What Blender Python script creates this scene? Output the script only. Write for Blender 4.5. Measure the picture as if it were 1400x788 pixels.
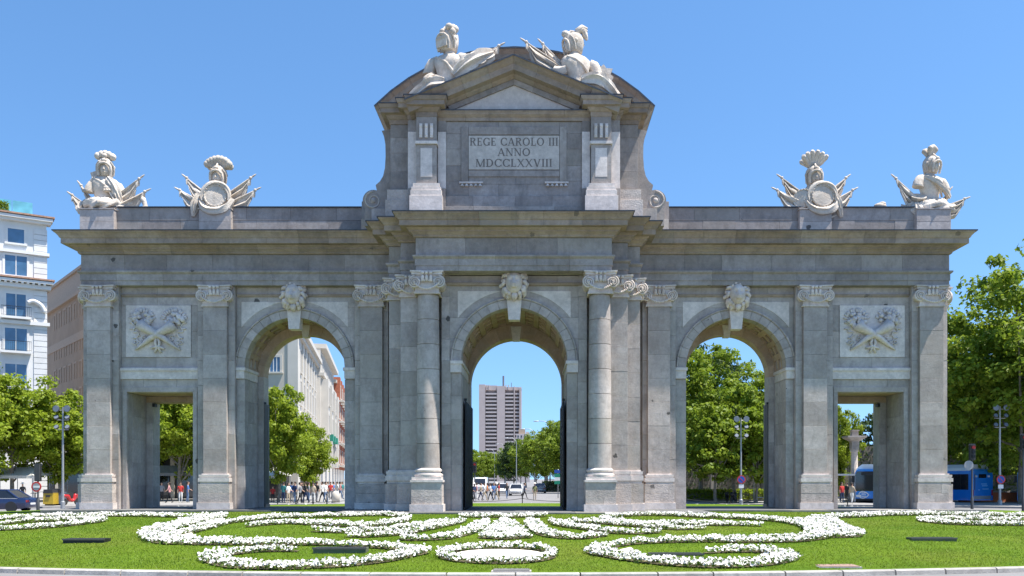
import bpy, bmesh, math, random
import numpy as np
from mathutils import Vector, Matrix, Quaternion, noise
R = math.radians
random.seed(7); np.random.seed(7)
scene = bpy.context.scene
for o in list(bpy.data.objects): bpy.data.objects.remove(o)
col = scene.collection

# ------------------------------------------------------------------ camera
CX, CY, CZ, F = 0.81, -40.0, 2.2, 1220.0          # focal length in photograph pixels (1400 wide)
PX, PY = 729.0, 655.0                             # principal column and horizon row
cam = bpy.data.cameras.new('camera'); co = bpy.data.objects.new('camera', cam); col.objects.link(co)
co.location = (CX, CY, CZ); co.rotation_euler = (R(90), 0, 0)
cam.sensor_width = 36; cam.lens = 36*F/1400
cam.shift_x = -(PX-700)/1400; cam.shift_y = (PY-394)/1400
cam.clip_start = .1; cam.clip_end = 6000
scene.camera = co
# ------------------------------------------------------------------ daylight
SUN = Vector((.40, -.126, 1.0)).normalized()
EL = math.asin(SUN.z); AZ = math.atan2(SUN.x, SUN.y)
w = bpy.data.worlds.new('World'); scene.world = w; w.use_nodes = True
nt = w.node_tree; nt.nodes.clear()
sk = nt.nodes.new('ShaderNodeTexSky'); sk.sky_type = 'NISHITA'; sk.sun_disc = False
sk.sun_elevation = EL; sk.sun_rotation = AZ; sk.altitude = 650; sk.air_density = 1.0; sk.dust_density = .35; sk.ozone_density = 2.2
hs = nt.nodes.new('ShaderNodeHueSaturation'); hs.inputs['Saturation'].default_value = 1.17; hs.inputs['Hue'].default_value = .4975
bg = nt.nodes.new('ShaderNodeBackground'); bg.inputs['Strength'].default_value = .122
wo = nt.nodes.new('ShaderNodeOutputWorld')
tc = nt.nodes.new('ShaderNodeTexCoord'); vm = nt.nodes.new('ShaderNodeVectorMath'); vm.operation = 'MULTIPLY_ADD'   # clear high-altitude air: the pale band at the horizon is kept low
vm.inputs[1].default_value = (1, 1, .9); vm.inputs[2].default_value = (0, 0, .15); vn = nt.nodes.new('ShaderNodeVectorMath'); vn.operation = 'NORMALIZE'
nt.links.new(tc.outputs['Generated'], vm.inputs[0]); nt.links.new(vm.outputs[0], vn.inputs[0]); nt.links.new(vn.outputs[0], sk.inputs['Vector'])
nt.links.new(sk.outputs[0], hs.inputs['Color']); nt.links.new(hs.outputs[0], bg.inputs[0]); nt.links.new(bg.outputs[0], wo.inputs[0])
sl = bpy.data.lights.new('sun', 'SUN'); sl.energy = 5.0; sl.angle = R(.53); sl.color = (1, .955, .88)
so = bpy.data.objects.new('sun', sl); col.objects.link(so); so.location = (20, -20, 60)
so.rotation_euler = SUN.to_track_quat('Z', 'Y').to_euler()
scene.view_settings.view_transform = 'Standard'; scene.view_settings.look = 'None'
scene.view_settings.exposure = 1.07; scene.view_settings.gamma = 1
scene.render.engine = 'CYCLES'
scene.cycles.max_bounces = 7; scene.cycles.diffuse_bounces = 4

def gx(px, d): return CX+(px-PX)*d/F               # photograph column -> X at distance d
def gz(py, d): return CZ+(PY-py)*d/F               # photograph row -> Z at distance d

# ------------------------------------------------------------------ object helpers
def link(o, parent=None):
    col.objects.link(o)
    if parent is not None:
        o.parent = parent
    return o
def tag(o, label=None, cat=None, group=None, kind=None):
    if label: o['label'] = label
    if cat: o['category'] = cat
    if group: o['group'] = group
    if kind: o['kind'] = kind
    return o
def thing(name, label, cat, loc=(0, 0, 0), rz=0, group=None):
    o = bpy.data.objects.new(name, None); col.objects.link(o); o.empty_display_size = .3
    o.location = loc; o.rotation_euler = (0, 0, rz)
    return tag(o, label, cat, group)
def copy_tree(o, parent=None):
    c = o.copy(); col.objects.link(c); c.parent = parent
    for ch in o.children: copy_tree(ch, c)
    return c

class MB:
    def __init__(s): s.v = []; s.f = []; s.m = []
    def add(s, vs, fs, mi=0):
        b = len(s.v); s.v.extend([tuple(p) for p in vs])
        for f in fs: s.f.append([i+b for i in f]); s.m.append(mi)
        return s
    def box(s, x0, x1, y0, y1, z0, z1, mi=0):
        return s.add([(x0,y0,z0),(x1,y0,z0),(x1,y1,z0),(x0,y1,z0),(x0,y0,z1),(x1,y0,z1),(x1,y1,z1),(x0,y1,z1)],
              [(0,3,2,1),(4,5,6,7),(0,1,5,4),(1,2,6,5),(2,3,7,6),(3,0,4,7)], mi)
    def obox(s, c, sx, sy, sz, M=None, mi=0):      # oriented box about c
        M = M or Matrix.Identity(3); c = Vector(c); q = []
        for k in ((-1,-1,-1),(1,-1,-1),(1,1,-1),(-1,1,-1),(-1,-1,1),(1,-1,1),(1,1,1),(-1,1,1)):
            q.append(c+M @ Vector((k[0]*sx/2, k[1]*sy/2, k[2]*sz/2)))
        return s.add(q, [(0,3,2,1),(4,5,6,7),(0,1,5,4),(1,2,6,5),(2,3,7,6),(3,0,4,7)], mi)
    def prism(s, poly, y0, y1, mi=0):              # (x,z) polygon, counter-clockwise seen from -Y
        n = len(poly)
        vs = [(x, y0, z) for x, z in poly]+[(x, y1, z) for x, z in poly]
        fs = [tuple(range(n)), tuple(range(2*n-1, n-1, -1))]
        fs += [(i+n, (i+1) % n+n, (i+1) % n, i) for i in range(n)]
        return s.add(vs, fs, mi)
    def tube(s, pts, rad, n=8, cap=True, cor=None, mi=0):
        pts = [Vector(p) for p in pts]; k = len(pts)
        if not hasattr(rad, '__len__'): rad = [rad]*k
        t = [(pts[min(i+1, k-1)]-pts[max(i-1, 0)]).normalized() for i in range(k)]
        a = t[0].orthogonal().normalized(); vs = []
        for i in range(k):
            a = (a-t[i]*a.dot(t[i])); a = a.normalized() if a.length > 1e-6 else t[i].orthogonal().normalized()
            b = t[i].cross(a)
            for j in range(n):
                an = 2*math.pi*j/n; r = rad[i]*(cor(i/(k-1), an) if cor else 1)
                vs.append(pts[i]+a*(math.cos(an)*r)+b*(math.sin(an)*r))
        fs = [(i*n+j, i*n+(j+1) % n, (i+1)*n+(j+1) % n, (i+1)*n+j) for i in range(k-1) for j in range(n)]
        if cap: fs += [tuple(range(n-1, -1, -1)), tuple((k-1)*n+j for j in range(n))]
        return s.add(vs, fs, mi)
    def lathe(s, prof, n=16, c=(0, 0, 0), M=None, sx=1, sy=1, mi=0, cor=None):   # (r,z) bottom to top
        c = Vector(c); M = M or Matrix.Identity(3); vs = []; k = len(prof)
        for i, (r, z) in enumerate(prof):
            for j in range(n):
                an = 2*math.pi*j/n; q = r*(cor(i/(k-1), an) if cor else 1)
                vs.append(c+M @ Vector((q*sx*math.cos(an), q*sy*math.sin(an), z)))
        fs = [(i*n+j, i*n+(j+1) % n, (i+1)*n+(j+1) % n, (i+1)*n+j) for i in range(k-1) for j in range(n)]
        fs += [tuple(range(n-1, -1, -1)), tuple((k-1)*n+j for j in range(n))]
        return s.add(vs, fs, mi)
    def ball(s, c, r, nu=10, nv=7, M=None, mi=0, fn=None):
        if not hasattr(r, '__len__'): r = (r, r, r)
        c = Vector(c); M = M or Matrix.Identity(3); vs = []
        for i in range(nv+1):
            ph = math.pi*(i/nv-.5)*.999
            for j in range(nu):
                an = 2*math.pi*j/nu
                d = Vector((math.cos(ph)*math.cos(an), math.cos(ph)*math.sin(an), math.sin(ph)))
                p = Vector((d.x*r[0], d.y*r[1], d.z*r[2]))
                if fn: p = fn(p, d)
                vs.append(c+M @ p)
        fs = [(i*nu+j, i*nu+(j+1) % nu, (i+1)*nu+(j+1) % nu, (i+1)*nu+j) for i in range(nv) for j in range(nu)]
        return s.add(vs, fs, mi)
    def sheet(s, fn, ns, nt, th=.04, mi=0):        # closed slab following fn(s,t)
        g = [[Vector(fn(i/ns, j/nt)) for j in range(nt+1)] for i in range(ns+1)]
        top, bot = [], []
        for i in range(ns+1):
            for j in range(nt+1):
                du = g[min(i+1, ns)][j]-g[max(i-1, 0)][j]; dv = g[i][min(j+1, nt)]-g[i][max(j-1, 0)]
                nn = du.cross(dv); nn = nn.normalized() if nn.length > 1e-9 else Vector((0, -1, 0))
                top.append(g[i][j]+nn*th/2); bot.append(g[i][j]-nn*th/2)
        W = nt+1; K = len(top); fs = []
        for i in range(ns):
            for j in range(nt):
                a, b, c, d = i*W+j, (i+1)*W+j, (i+1)*W+j+1, i*W+j+1
                fs.append((a, b, c, d)); fs.append((d+K, c+K, b+K, a+K))
        for i in range(ns):
            fs.append(((i+1)*W, i*W, i*W+K, (i+1)*W+K)); fs.append((i*W+nt, (i+1)*W+nt, (i+1)*W+nt+K, i*W+nt+K))
        for j in range(nt):
            fs.append((j, j+1, j+1+K, j+K)); fs.append((ns*W+j+1, ns*W+j, ns*W+j+K, ns*W+j+1+K))
        return s.add(top+bot, fs, mi)
    def mesh(s, name, mats, smooth=False, ang=None):
        me = bpy.data.meshes.new(name); me.from_pydata(s.v, [], s.f)
        if not hasattr(mats, '__len__'): mats = [mats]
        for m in mats: me.materials.append(m)
        if len(mats) > 1: me.polygons.foreach_set('material_index', s.m)
        if smooth:
            me.polygons.foreach_set('use_smooth', [True]*len(me.polygons))
            if ang: me.set_sharp_from_angle(angle=R(ang))
        me.update(); return me
    def build(s, name, mats, parent=None, smooth=False, ang=None, world=False):
        o = bpy.data.objects.new(name, s.mesh(name, mats, smooth, ang)); link(o, parent)
        if world and parent is not None: keep(o, parent)
        return o
def root_loc(p):
    while p.parent is not None: p = p.parent
    return p.location
def keep(o, parent):                               # mesh written in world coordinates under a thing whose base is elsewhere
    if parent.type == 'EMPTY': o.matrix_parent_inverse = Matrix.Translation(-parent.location)
def mesh_np(name, v, f, mat, smooth=False):        # fast mesh from numpy arrays, faces all the same size
    me = bpy.data.meshes.new(name); nf, k = f.shape
    me.vertices.add(len(v)); me.vertices.foreach_set('co', v.astype(np.float32).ravel())
    me.loops.add(nf*k); me.loops.foreach_set('vertex_index', f.astype(np.int32).ravel())
    me.polygons.add(nf); me.polygons.foreach_set('loop_start', np.arange(0, nf*k, k, dtype=np.int32))
    me.materials.append(mat); me.update(calc_edges=True)
    if smooth: me.polygons.foreach_set('use_smooth', [True]*nf)
    return me

# ------------------------------------------------------------------ material helpers
class NT:
    def __init__(s, name):
        m = bpy.data.materials.new(name); m.use_nodes = True; s.m = m; s.t = m.node_tree; s.t.nodes.clear()
        s.out = s.n('ShaderNodeOutputMaterial'); s.b = s.n('ShaderNodeBsdfPrincipled'); s.l(s.b.outputs[0], s.out.inputs[0])
        s.pos = s.n('ShaderNodeNewGeometry')
    def n(s, t, **k):
        q = s.t.nodes.new(t)
        for a, b in k.items(): setattr(q, a, b)
        return q
    def l(s, a, b): s.t.links.new(a, b)
    def val(s, sock, v):
        if isinstance(v, bpy.types.NodeSocket): s.l(v, sock)
        else: sock.default_value = v
    def noise(s, scale, detail=4, rough=.55, vec=None, stretch=None):
        q = s.n('ShaderNodeTexNoise'); q.inputs['Scale'].default_value = scale; q.inputs['Detail'].default_value = detail; q.inputs['Roughness'].default_value = rough
        v = vec or s.pos.outputs['Position']
        if stretch:
            mp = s.n('ShaderNodeMapping'); mp.inputs['Scale'].default_value = stretch; s.l(v, mp.inputs[0]); v = mp.outputs[0]
        s.l(v, q.inputs['Vector']); return q.outputs['Fac']
    def map(s, v, a, b, c, d, clamp=True):
        q = s.n('ShaderNodeMapRange'); q.clamp = clamp; s.val(q.inputs[0], v)
        for i, x in zip((1, 2, 3, 4), (a, b, c, d)): q.inputs[i].default_value = x
        return q.outputs[0]
    def math(s, op, a, b=0):
        q = s.n('ShaderNodeMath', operation=op); s.val(q.inputs[0], a); s.val(q.inputs[1], b); return q.outputs[0]
    def mix(s, fac, a, b, mode='MIX'):
        q = s.n('ShaderNodeMix', data_type='RGBA', blend_type=mode); s.val(q.inputs[0], fac)
        for i, x in ((6, a), (7, b)):
            if isinstance(x, bpy.types.NodeSocket): s.l(x, q.inputs[i])
            else: q.inputs[i].default_value = (*x, 1)
        return q.outputs[2]
    def scale(s, c, f):                             # colour times a number
        q = s.n('ShaderNodeVectorMath', operation='SCALE'); s.l(c, q.inputs[0]); s.val(q.inputs['Scale'], f); return q.outputs[0]
    def bump(s, h, strength=.4, dist=.02):
        q = s.n('ShaderNodeBump'); q.inputs['Strength'].default_value = strength; q.inputs['Distance'].default_value = dist
        s.l(h, q.inputs['Height']); s.l(q.outputs[0], s.b.inputs['Normal'])
    def color(s, c):
        if isinstance(c, bpy.types.NodeSocket): s.l(c, s.b.inputs['Base Color'])
        else: s.b.inputs['Base Color'].default_value = (*c, 1)
    def rough(s, v): s.val(s.b.inputs['Roughness'], v)
    def rnd(s):
        return s.n('ShaderNodeObjectInfo').outputs['Random']

def stone(name, c1, c2, pits=.0, stain=None, stain_amt=.5, var=.14, bump=.35, grime=None, grime_amt=.75):
    t = NT(name)
    c = t.mix(t.map(t.noise(.55, 5), .35, .68, 0, 1), c1, c2)
    c = t.scale(c, t.map(t.noise(2.0, 6, .62), .3, .7, .84, 1.13))
    c = t.scale(c, t.map(t.noise(7, 6, .65), .25, .75, .82, 1.16))
    c = t.scale(c, t.map(t.noise(38, 3, .7), .25, .75, .9, 1.1))
    if var:
        r = t.rnd(); c = t.scale(c, t.map(r, 0, 1, 1-var, 1+var))
        c = t.mix(t.map(t.math('FRACT', t.math('MULTIPLY', r, 7.31)), .80, 1, 0, .42), c, (.36, .33, .28))
    if stain:
        f = t.map(t.noise(1.5, 6, .65, stretch=(.45, 1, 1.5)), .40, .68, 0, stain_amt); c = t.mix(f, c, stain)
    if grime:
        f = t.map(t.noise(2.3, 7, .7, stretch=(1, 1, .45)), .50, .78, 0, grime_amt); c = t.mix(f, c, grime)
    if pits:
        vo = t.n('ShaderNodeTexVoronoi'); vo.inputs['Scale'].default_value = 1.12
        wv = t.n('ShaderNodeVectorMath', operation='ADD'); ns = t.n('ShaderNodeTexNoise'); ns.inputs['Scale'].default_value = 9
        t.l(t.pos.outputs['Position'], ns.inputs['Vector'])
        sc = t.n('ShaderNodeVectorMath', operation='SCALE'); sc.inputs['Scale'].default_value = .2; t.l(ns.outputs['Color'], sc.inputs[0])
        t.l(t.pos.outputs['Position'], wv.inputs[0]); t.l(sc.outputs[0], wv.inputs[1]); t.l(wv.outputs[0], vo.inputs['Vector'])
        sp = t.n('ShaderNodeSeparateColor'); t.l(vo.outputs['Color'], sp.inputs[0])
        thr = t.math('MULTIPLY', t.math('POWER', sp.outputs[0], 3), .15)
        pf = t.map(t.math('SUBTRACT', thr, vo.outputs['Distance']), -.005, .02, 0, pits)
        c = t.mix(pf, c, (.075, .07, .065))
    t.color(c); t.rough(.9); t.b.inputs['Specular IOR Level'].default_value = .2
    t.bump(t.math('ADD', t.noise(16, 6, .7), t.math('MULTIPLY', t.noise(3, 3), .8)), bump, .03)
    return t.m
def plain(name, c, rough=.6, metal=0, var=0, noise_s=6, spec=.5, n_amt=.12):
    t = NT(name); s = t.map(t.noise(noise_s, 5), .3, .7, 1-n_amt, 1+n_amt)
    q = t.n('ShaderNodeRGB'); q.outputs[0].default_value = (*c, 1); cc = t.scale(q.outputs[0], s)
    if var: cc = t.scale(cc, t.map(t.rnd(), 0, 1, 1-var, 1+var))
    t.color(cc); t.rough(rough); t.b.inputs['Metallic'].default_value = metal; t.b.inputs['Specular IOR Level'].default_value = spec
    return t.m

M = {}
M['granite'] = stone('granite', (.378, .331, .303), (.468, .416, .386), pits=.9, stain=(.40, .312, .235), stain_amt=.25, grime=(.215, .19, .174), grime_amt=.65, var=.17)
M['upper'] = stone('upper_granite', (.262, .231, .213), (.350, .314, .292), pits=.9, stain=(.32, .25, .185), stain_amt=.3, grime=(.132, .117, .107), grime_amt=.65, var=.19)  # darker granite tone for architrave, frieze, parapet and attic
M['dado'] = stone('dado_stone', (.46, .392, .345), (.55, .482, .43), pits=.75, bump=1.0, var=.12, grime=(.30, .26, .23), grime_amt=.5)
M['mortar'] = stone('mortar', (.41, .35, .31), (.48, .42, .38), var=0)
M['cornice'] = stone('cornice_stone', (.265, .205, .165), (.345, .282, .235), pits=.6, stain=(.38, .262, .15), stain_amt=.42, var=.2, grime=(.135, .112, .097), grime_amt=.65)
M['vaultst'] = stone('vault_stone', (.40, .285, .21), (.48, .358, .275), stain=(.44, .28, .16), stain_amt=.5, grime=(.22, .165, .13), grime_amt=.4)
M['lime'] = stone('limestone', (.60, .525, .475), (.69, .615, .565), var=.05, bump=.25, grime=(.40, .345, .31), grime_amt=.4)
M['carved'] = stone('carved_limestone', (.62, .535, .47), (.72, .635, .57), stain=(.53, .38, .27), stain_amt=.4, var=.03, bump=.3, grime=(.33, .28, .24))
M['statue'] = stone('statue_limestone', (.56, .495, .425), (.66, .60, .525), stain=(.44, .32, .22), stain_amt=.4, var=.02, bump=.7, grime=(.26, .22, .18))
M['marble'] = stone('inscription_marble', (.46, .41, .36), (.54, .49, .44), var=.0, bump=.1)
M['letter'] = plain('letter_paint', (.15, .13, .115), .8)
M['lead'] = plain('lead_sheet', (.05, .055, .066), .42, .3, n_amt=.3)
M['iron'] = plain('black_iron', (.022, .023, .026), .5, .4)
M['bronze'] = plain('dark_bronze', (.12, .113, .105), .55, .4)
M['slab'] = stone('paving_slab', (.12, .12, .12), (.17, .168, .16), var=.1)
M['kerb'] = stone('kerb_granite', (.30, .28, .255), (.42, .395, .365), pits=.3, var=.12, grime=(.2, .19, .17))
# ================================================================== GROUND
LA, LB, LC = 36.0, 23.1, 2.9                        # lawn ellipse: semi-axes and centre Y
def mound(x, y):
    t = math.sqrt((x/LA)**2+((y-LC)/LB)**2)
    return .12+.68*max(0, 1-t**3)
def hit(px, py):                                    # photograph pixel -> point on the lawn
    d = 24.0
    for _ in range(40):
        x = gx(px, d); z = mound(x, CY+d); d = .5*d+.5*(CZ-z)*F/(py-PY)
    return Vector((gx(px, d), CY+d, mound(gx(px, d), CY+d)))

t = NT('asphalt'); c = t.mix(t.map(t.noise(.25, 5), .35, .7, 0, 1), (.165, .158, .156), (.21, .2, .198))
c = t.scale(c, t.map(t.noise(60, 3, .7), .25, .75, .8, 1.2)); c = t.mix(t.map(t.noise(1.2, 5, .6, stretch=(.2, 1, 1)), .58, .75, 0, .35), c, (.09, .088, .09))
t.color(c); t.rough(.85); t.bump(t.noise(90, 3), .3, .01); M['asphalt'] = t.m
t = NT('pavement'); br = t.n('ShaderNodeTexBrick'); br.inputs['Scale'].default_value = 1; br.inputs['Brick Width'].default_value = .6; br.inputs['Row Height'].default_value = .6; br.offset = 0
br.inputs['Mortar Size'].default_value = .008; br.inputs['Color1'].default_value = (.25, .24, .23, 1); br.inputs['Color2'].default_value = (.28, .27, .255, 1); br.inputs['Mortar'].default_value = (.2, .2, .2, 1)
t.l(t.pos.outputs['Position'], br.inputs['Vector']); t.color(t.scale(br.outputs['Color'], t.map(t.noise(.8, 5), .3, .7, .8, 1.15))); t.rough(.85); M['pavement'] = t.m
t = NT('lawn_soil_grass'); c = t.mix(t.map(t.noise(.5, 5), .35, .65, 0, 1), (.088, .158, .009), (.128, .200, .014))
c = t.mix(t.map(t.noise(.22, 6, .6), .5, .72, 0, .55), c, (.165, .185, .028)); c = t.mix(t.map(t.noise(2.6, 6, .7), .5, .75, 0, .6), c, (.062, .112, .010)); c = t.scale(c, t.map(t.noise(45, 3, .8), .25, .75, .6, 1.35))
t.color(c); t.rough(.95); t.b.inputs['Specular IOR Level'].default_value = .1; t.bump(t.noise(55, 3, .8), .8, .05); M['lawn'] = t.m
def leafy(name, ca, cb, trans=.3, cc=None, dry=None):
    t = NT(name); r = t.pos.outputs['Random Per Island']; c = t.mix(r, ca, cb)
    if cc: c = t.mix(t.map(t.noise(.35, 3), .42, .62, 0, .8), c, cc)
    if dry: c = t.mix(t.map(t.noise(.22, 6, .6), .5, .72, 0, .6), c, dry)
    t.color(c); t.rough(.55); t.b.inputs['Specular IOR Level'].default_value = .25
    tr = t.n('ShaderNodeBsdfTranslucent'); t.l(t.scale(c, 1.25), tr.inputs[0]); mx = t.n('ShaderNodeMixShader'); mx.inputs[0].default_value = trans
    t.l(t.b.outputs[0], mx.inputs[1]); t.l(tr.outputs[0], mx.inputs[2]); t.l(mx.outputs[0], t.out.inputs[0]); return t.m
M['blade'] = leafy('grass_blade', (.092, .168, .008), (.165, .25, .022), .34, (.14, .19, .014), (.21, .225, .04))
M['petal'] = leafy('white_petal', (.60, .58, .54), (.80, .78, .75), .12)
M['bedleaf'] = leafy('bedding_leaf', (.06, .12, .014), (.13, .2, .03), .25)
M['soil'] = plain('bed_soil', (.10, .085, .04), .95, noise_s=12, n_amt=.4)
M['sand'] = plain('pale_sand', (.74, .66, .55), .95, noise_s=10, n_amt=.1)
M['paint'] = plain('road_paint', (.62, .61, .59), .7, noise_s=8)

g = MB().add([(-3000, -300, 0), (3000, -300, 0), (3000, 5000, 0), (-3000, 5000, 0)], [(0, 1, 2, 3)]).build('road', M['asphalt']); tag(g, kind='structure')
# lawn mound
NR, NA = 46, 160; v = [(0, LC, mound(0, LC))]; f = []
for i in range(1, NR+1):
    q = i/NR
    for j in range(NA):
        a = 2*math.pi*j/NA; x, y = LA*q*math.cos(a), LC+LB*q*math.sin(a); v.append((x, y, mound(x, y)+(.012*noise.noise((x*.8, y*.8, 0)) if i < NR else 0)))
f += [(0, 1+j, 1+(j+1) % NA) for j in range(NA)]
for i in range(NR-1):
    for j in range(NA):
        a, b = 1+i*NA+j, 1+i*NA+(j+1) % NA; f.append((a, a+NA, b+NA, b))
lawn = MB().add(v, f).build('lawn', M['lawn'], smooth=True); tag(lawn, kind='structure')
# kerb ring, stone by stone where the stones can be told apart
kb = MB()
def kerb_pts(q, off): return ((LA+off)*math.cos(q), LC+(LB+off)*math.sin(q))
def kerb_piece(b, a0, a1, n=3, ins=.02):
    vs = []; P = [(-.02, 0), (-.02, .11), (.0, .125), (.15, .125), (.19, .10), (.20, 0)]
    for i in range(n+1):
        q = a0+(a1-a0)*i/n
        for o, z in P:
            x, y = kerb_pts(q, o); vs.append((x, y, z))
    m = len(P); fs = [(i*m+j, (i+1)*m+j, (i+1)*m+j+1, i*m+j+1) for i in range(n) for j in range(m-1)]
    fs += [tuple(range(m)), tuple(n*m+j for j in reversed(range(m)))]
    return b.add(vs, fs)
front0, front1 = R(-90-42), R(-90+40)
kerb = MB(); kerb_piece(kerb, front1+.002, front0+2*math.pi-.002, 120); kerb = kerb.build('kerb', M['kerb']); tag(kerb, kind='structure')
q = front0
while q < front1-.01:
    L = random.uniform(.034, .048); e = min(q+L, front1)
    kerb_piece(MB(), q+.0005, e-.0005).build('kerb_stone', M['kerb'], kerb); q = e
# dressed edge between kerb and lawn is the lawn itself; the gate stands on a low paved slab
GZ = .84
sb = thing('paved_apron', 'low dark stone apron carrying the grey triumphal gate', 'paving', (0, .3, .7))
x = -20.6
while x < 20.5:
    L = min(random.uniform(1.6, 2.2), 20.6-x)
    yf = -4.1 if abs(x+L/2) < 7.4 else -1.25
    MB().box(x+.006, x+L-.006, yf, 4.4, .3, GZ).build('paving_slab', M['slab'], sb, world=True); x += L
# pavements beyond the roundabout
def pavement(sgn, xin, slope):
    o = []
    for i in range(33):
        X = sgn*(xin+(51.9-xin)*i/32); o.append((X, 2.9+33*math.sqrt(max(0, 1-(X/52)**2))))
    o += [(sgn*400, 3), (sgn*400, 700), (sgn*xin+slope*700, 700)]
    if sgn < 0: o = o[::-1]
    n = len(o); vs = [(x, y, .14) for x, y in o]+[(x, y, -.02) for x, y in o]
    fs = [tuple(range(n)) if sgn < 0 else tuple(range(n))[::-1]]+[(i, (i+1) % n, (i+1) % n+n, i+n) for i in range(n)]
    m = MB().add(vs, fs).build('pavement', M['pavement']); tag(m, kind='structure')
pavement(-1, 13.5, -.167); pavement(1, 6.5, .03)
# zebra strip of road paint at the near right
for k in range(3):
    x0 = 12.2+k*1.3
    MB().add([(x0, -20.9+.28*k, .004), (x0+.75, -20.75+.28*k, .004), (x0+1.5, -22.6, .004), (x0+.7, -22.6, .004)], [(3, 2, 1, 0)]).build('road_marking', M['paint'], g)

# ------------------------------------------------------------------ grass blades
def grass(n, y0, y1, x0, x1, dens_pow):
    rs = np.random.RandomState(3); u = rs.rand(n)**dens_pow
    y = y0+(y1-y0)*u; x = x0+(x1-x0)*rs.rand(n)
    tt = np.sqrt((x/LA)**2+((y-LC)/LB)**2); ok = tt < .994
    ok &= ~((np.abs(x) < 20.6) & (y > -1.25)) & ~((np.abs(x) < 7.6) & (y > -4.1))
    ok &= np.abs((x-CX)/(y-CY)) < .66
    x, y, tt = x[ok], y[ok], tt[ok]; z = .12+.68*np.maximum(0, 1-tt**3)-.012; m = len(x)
    h = rs.uniform(.02, .055, m); a = rs.uniform(0, 2*np.pi, m); w = rs.uniform(.008, .017, m); ln = rs.uniform(-.04, .04, (m, 2))
    p0 = np.stack([x-np.cos(a)*w, y-np.sin(a)*w, z], 1); p1 = np.stack([x+np.cos(a)*w, y+np.sin(a)*w, z], 1)
    p2 = np.stack([x+ln[:, 0], y+ln[:, 1], z+h], 1)
    v = np.stack([p0, p1, p2], 1).reshape(-1, 3); f = np.arange(3*m).reshape(-1, 3)
    return mesh_np('grass_blades', v, f, M['blade'])
go = bpy.data.objects.new('grass_blades', grass(420000, -20.2, 1, -22, 24, 1.3)); link(go, lawn); tag(go, kind='stuff')

# ------------------------------------------------------------------ flower beds (traced as ground strokes)
def stroke_pts(pp, step=.12):
    P = [hit(*p) for p in pp]; out = []
    for i in range(len(P)-1):                        # Catmull-Rom through the traced points
        a, b, c_, d = P[max(i-1, 0)], P[i], P[i+1], P[min(i+2, len(P)-1)]
        k = max(2, int((c_-b).length/step))
        for j in range(k):
            s = j/k; out.append(.5*((2*b)+(c_-a)*s+(2*a-5*b+4*c_-d)*s*s+(3*b-a-3*c_+d)*s**3))
    out.append(P[-1]); return out
def flower_meshes(pts, rs, h0=.08, h1=.18, nf=1.0):
    pts = np.array(pts); n = len(pts)
    # petals: five-petalled discs
    hgt = rs.uniform(h0, h1, n)*np.array([.92+.45*noise.noise((p[0]*2.3, p[1]*2.3, 7)) for p in pts]); c = pts.copy(); c[:, 2] += hgt
    rad = rs.uniform(.023, .041, n); nrm = rs.normal(0, .5, (n, 3)); nrm[:, 2] = 1; nrm[:, 1] -= .5
    nrm /= np.linalg.norm(nrm, axis=1)[:, None]
    u = np.cross(nrm, [0.3, 1, .2]); u /= np.linalg.norm(u, axis=1)[:, None]; w_ = np.cross(nrm, u)
    a = rs.uniform(0, 6.28, n); V = [c-nrm*.012]
    for k in range(6):
        q = a+k*2*np.pi/6; rr = rad*rs.uniform(.8, 1.15, n)
        V.append(c+u*(np.cos(q)*rr)[:, None]+w_*(np.sin(q)*rr)[:, None]+nrm*rs.uniform(-.01, .012, n)[:, None])
    v = np.stack(V, 1).reshape(-1, 3); base = np.arange(n)[:, None]*7
    f = np.concatenate([np.concatenate([base, base+1+k, base+1+(k+1) % 6], 1) for k in range(6)], 0)
    return v, f
def leaf_mesh(pts, rs, k=1, h1=.17, s0=.03, s1=.06):
    p = np.repeat(np.array(pts), k, 0); n = len(p); p[:, :2] += rs.normal(0, .05, (n, 2)); p[:, 2] += rs.uniform(.0, h1, n)
    d = rs.normal(0, 1, (n, 3)); d /= np.linalg.norm(d, axis=1)[:, None]; e = np.cross(d, rs.normal(0, 1, (n, 3))); e /= np.linalg.norm(e, axis=1)[:, None]
    s = rs.uniform(s0, s1, n)[:, None]
    v = np.stack([p-d*s, p+e*s*.5, p+d*s, p-e*s*.5], 1).reshape(-1, 3); return v, np.arange(4*n).reshape(-1, 4)
bed_rs = np.random.RandomState(11)
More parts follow.
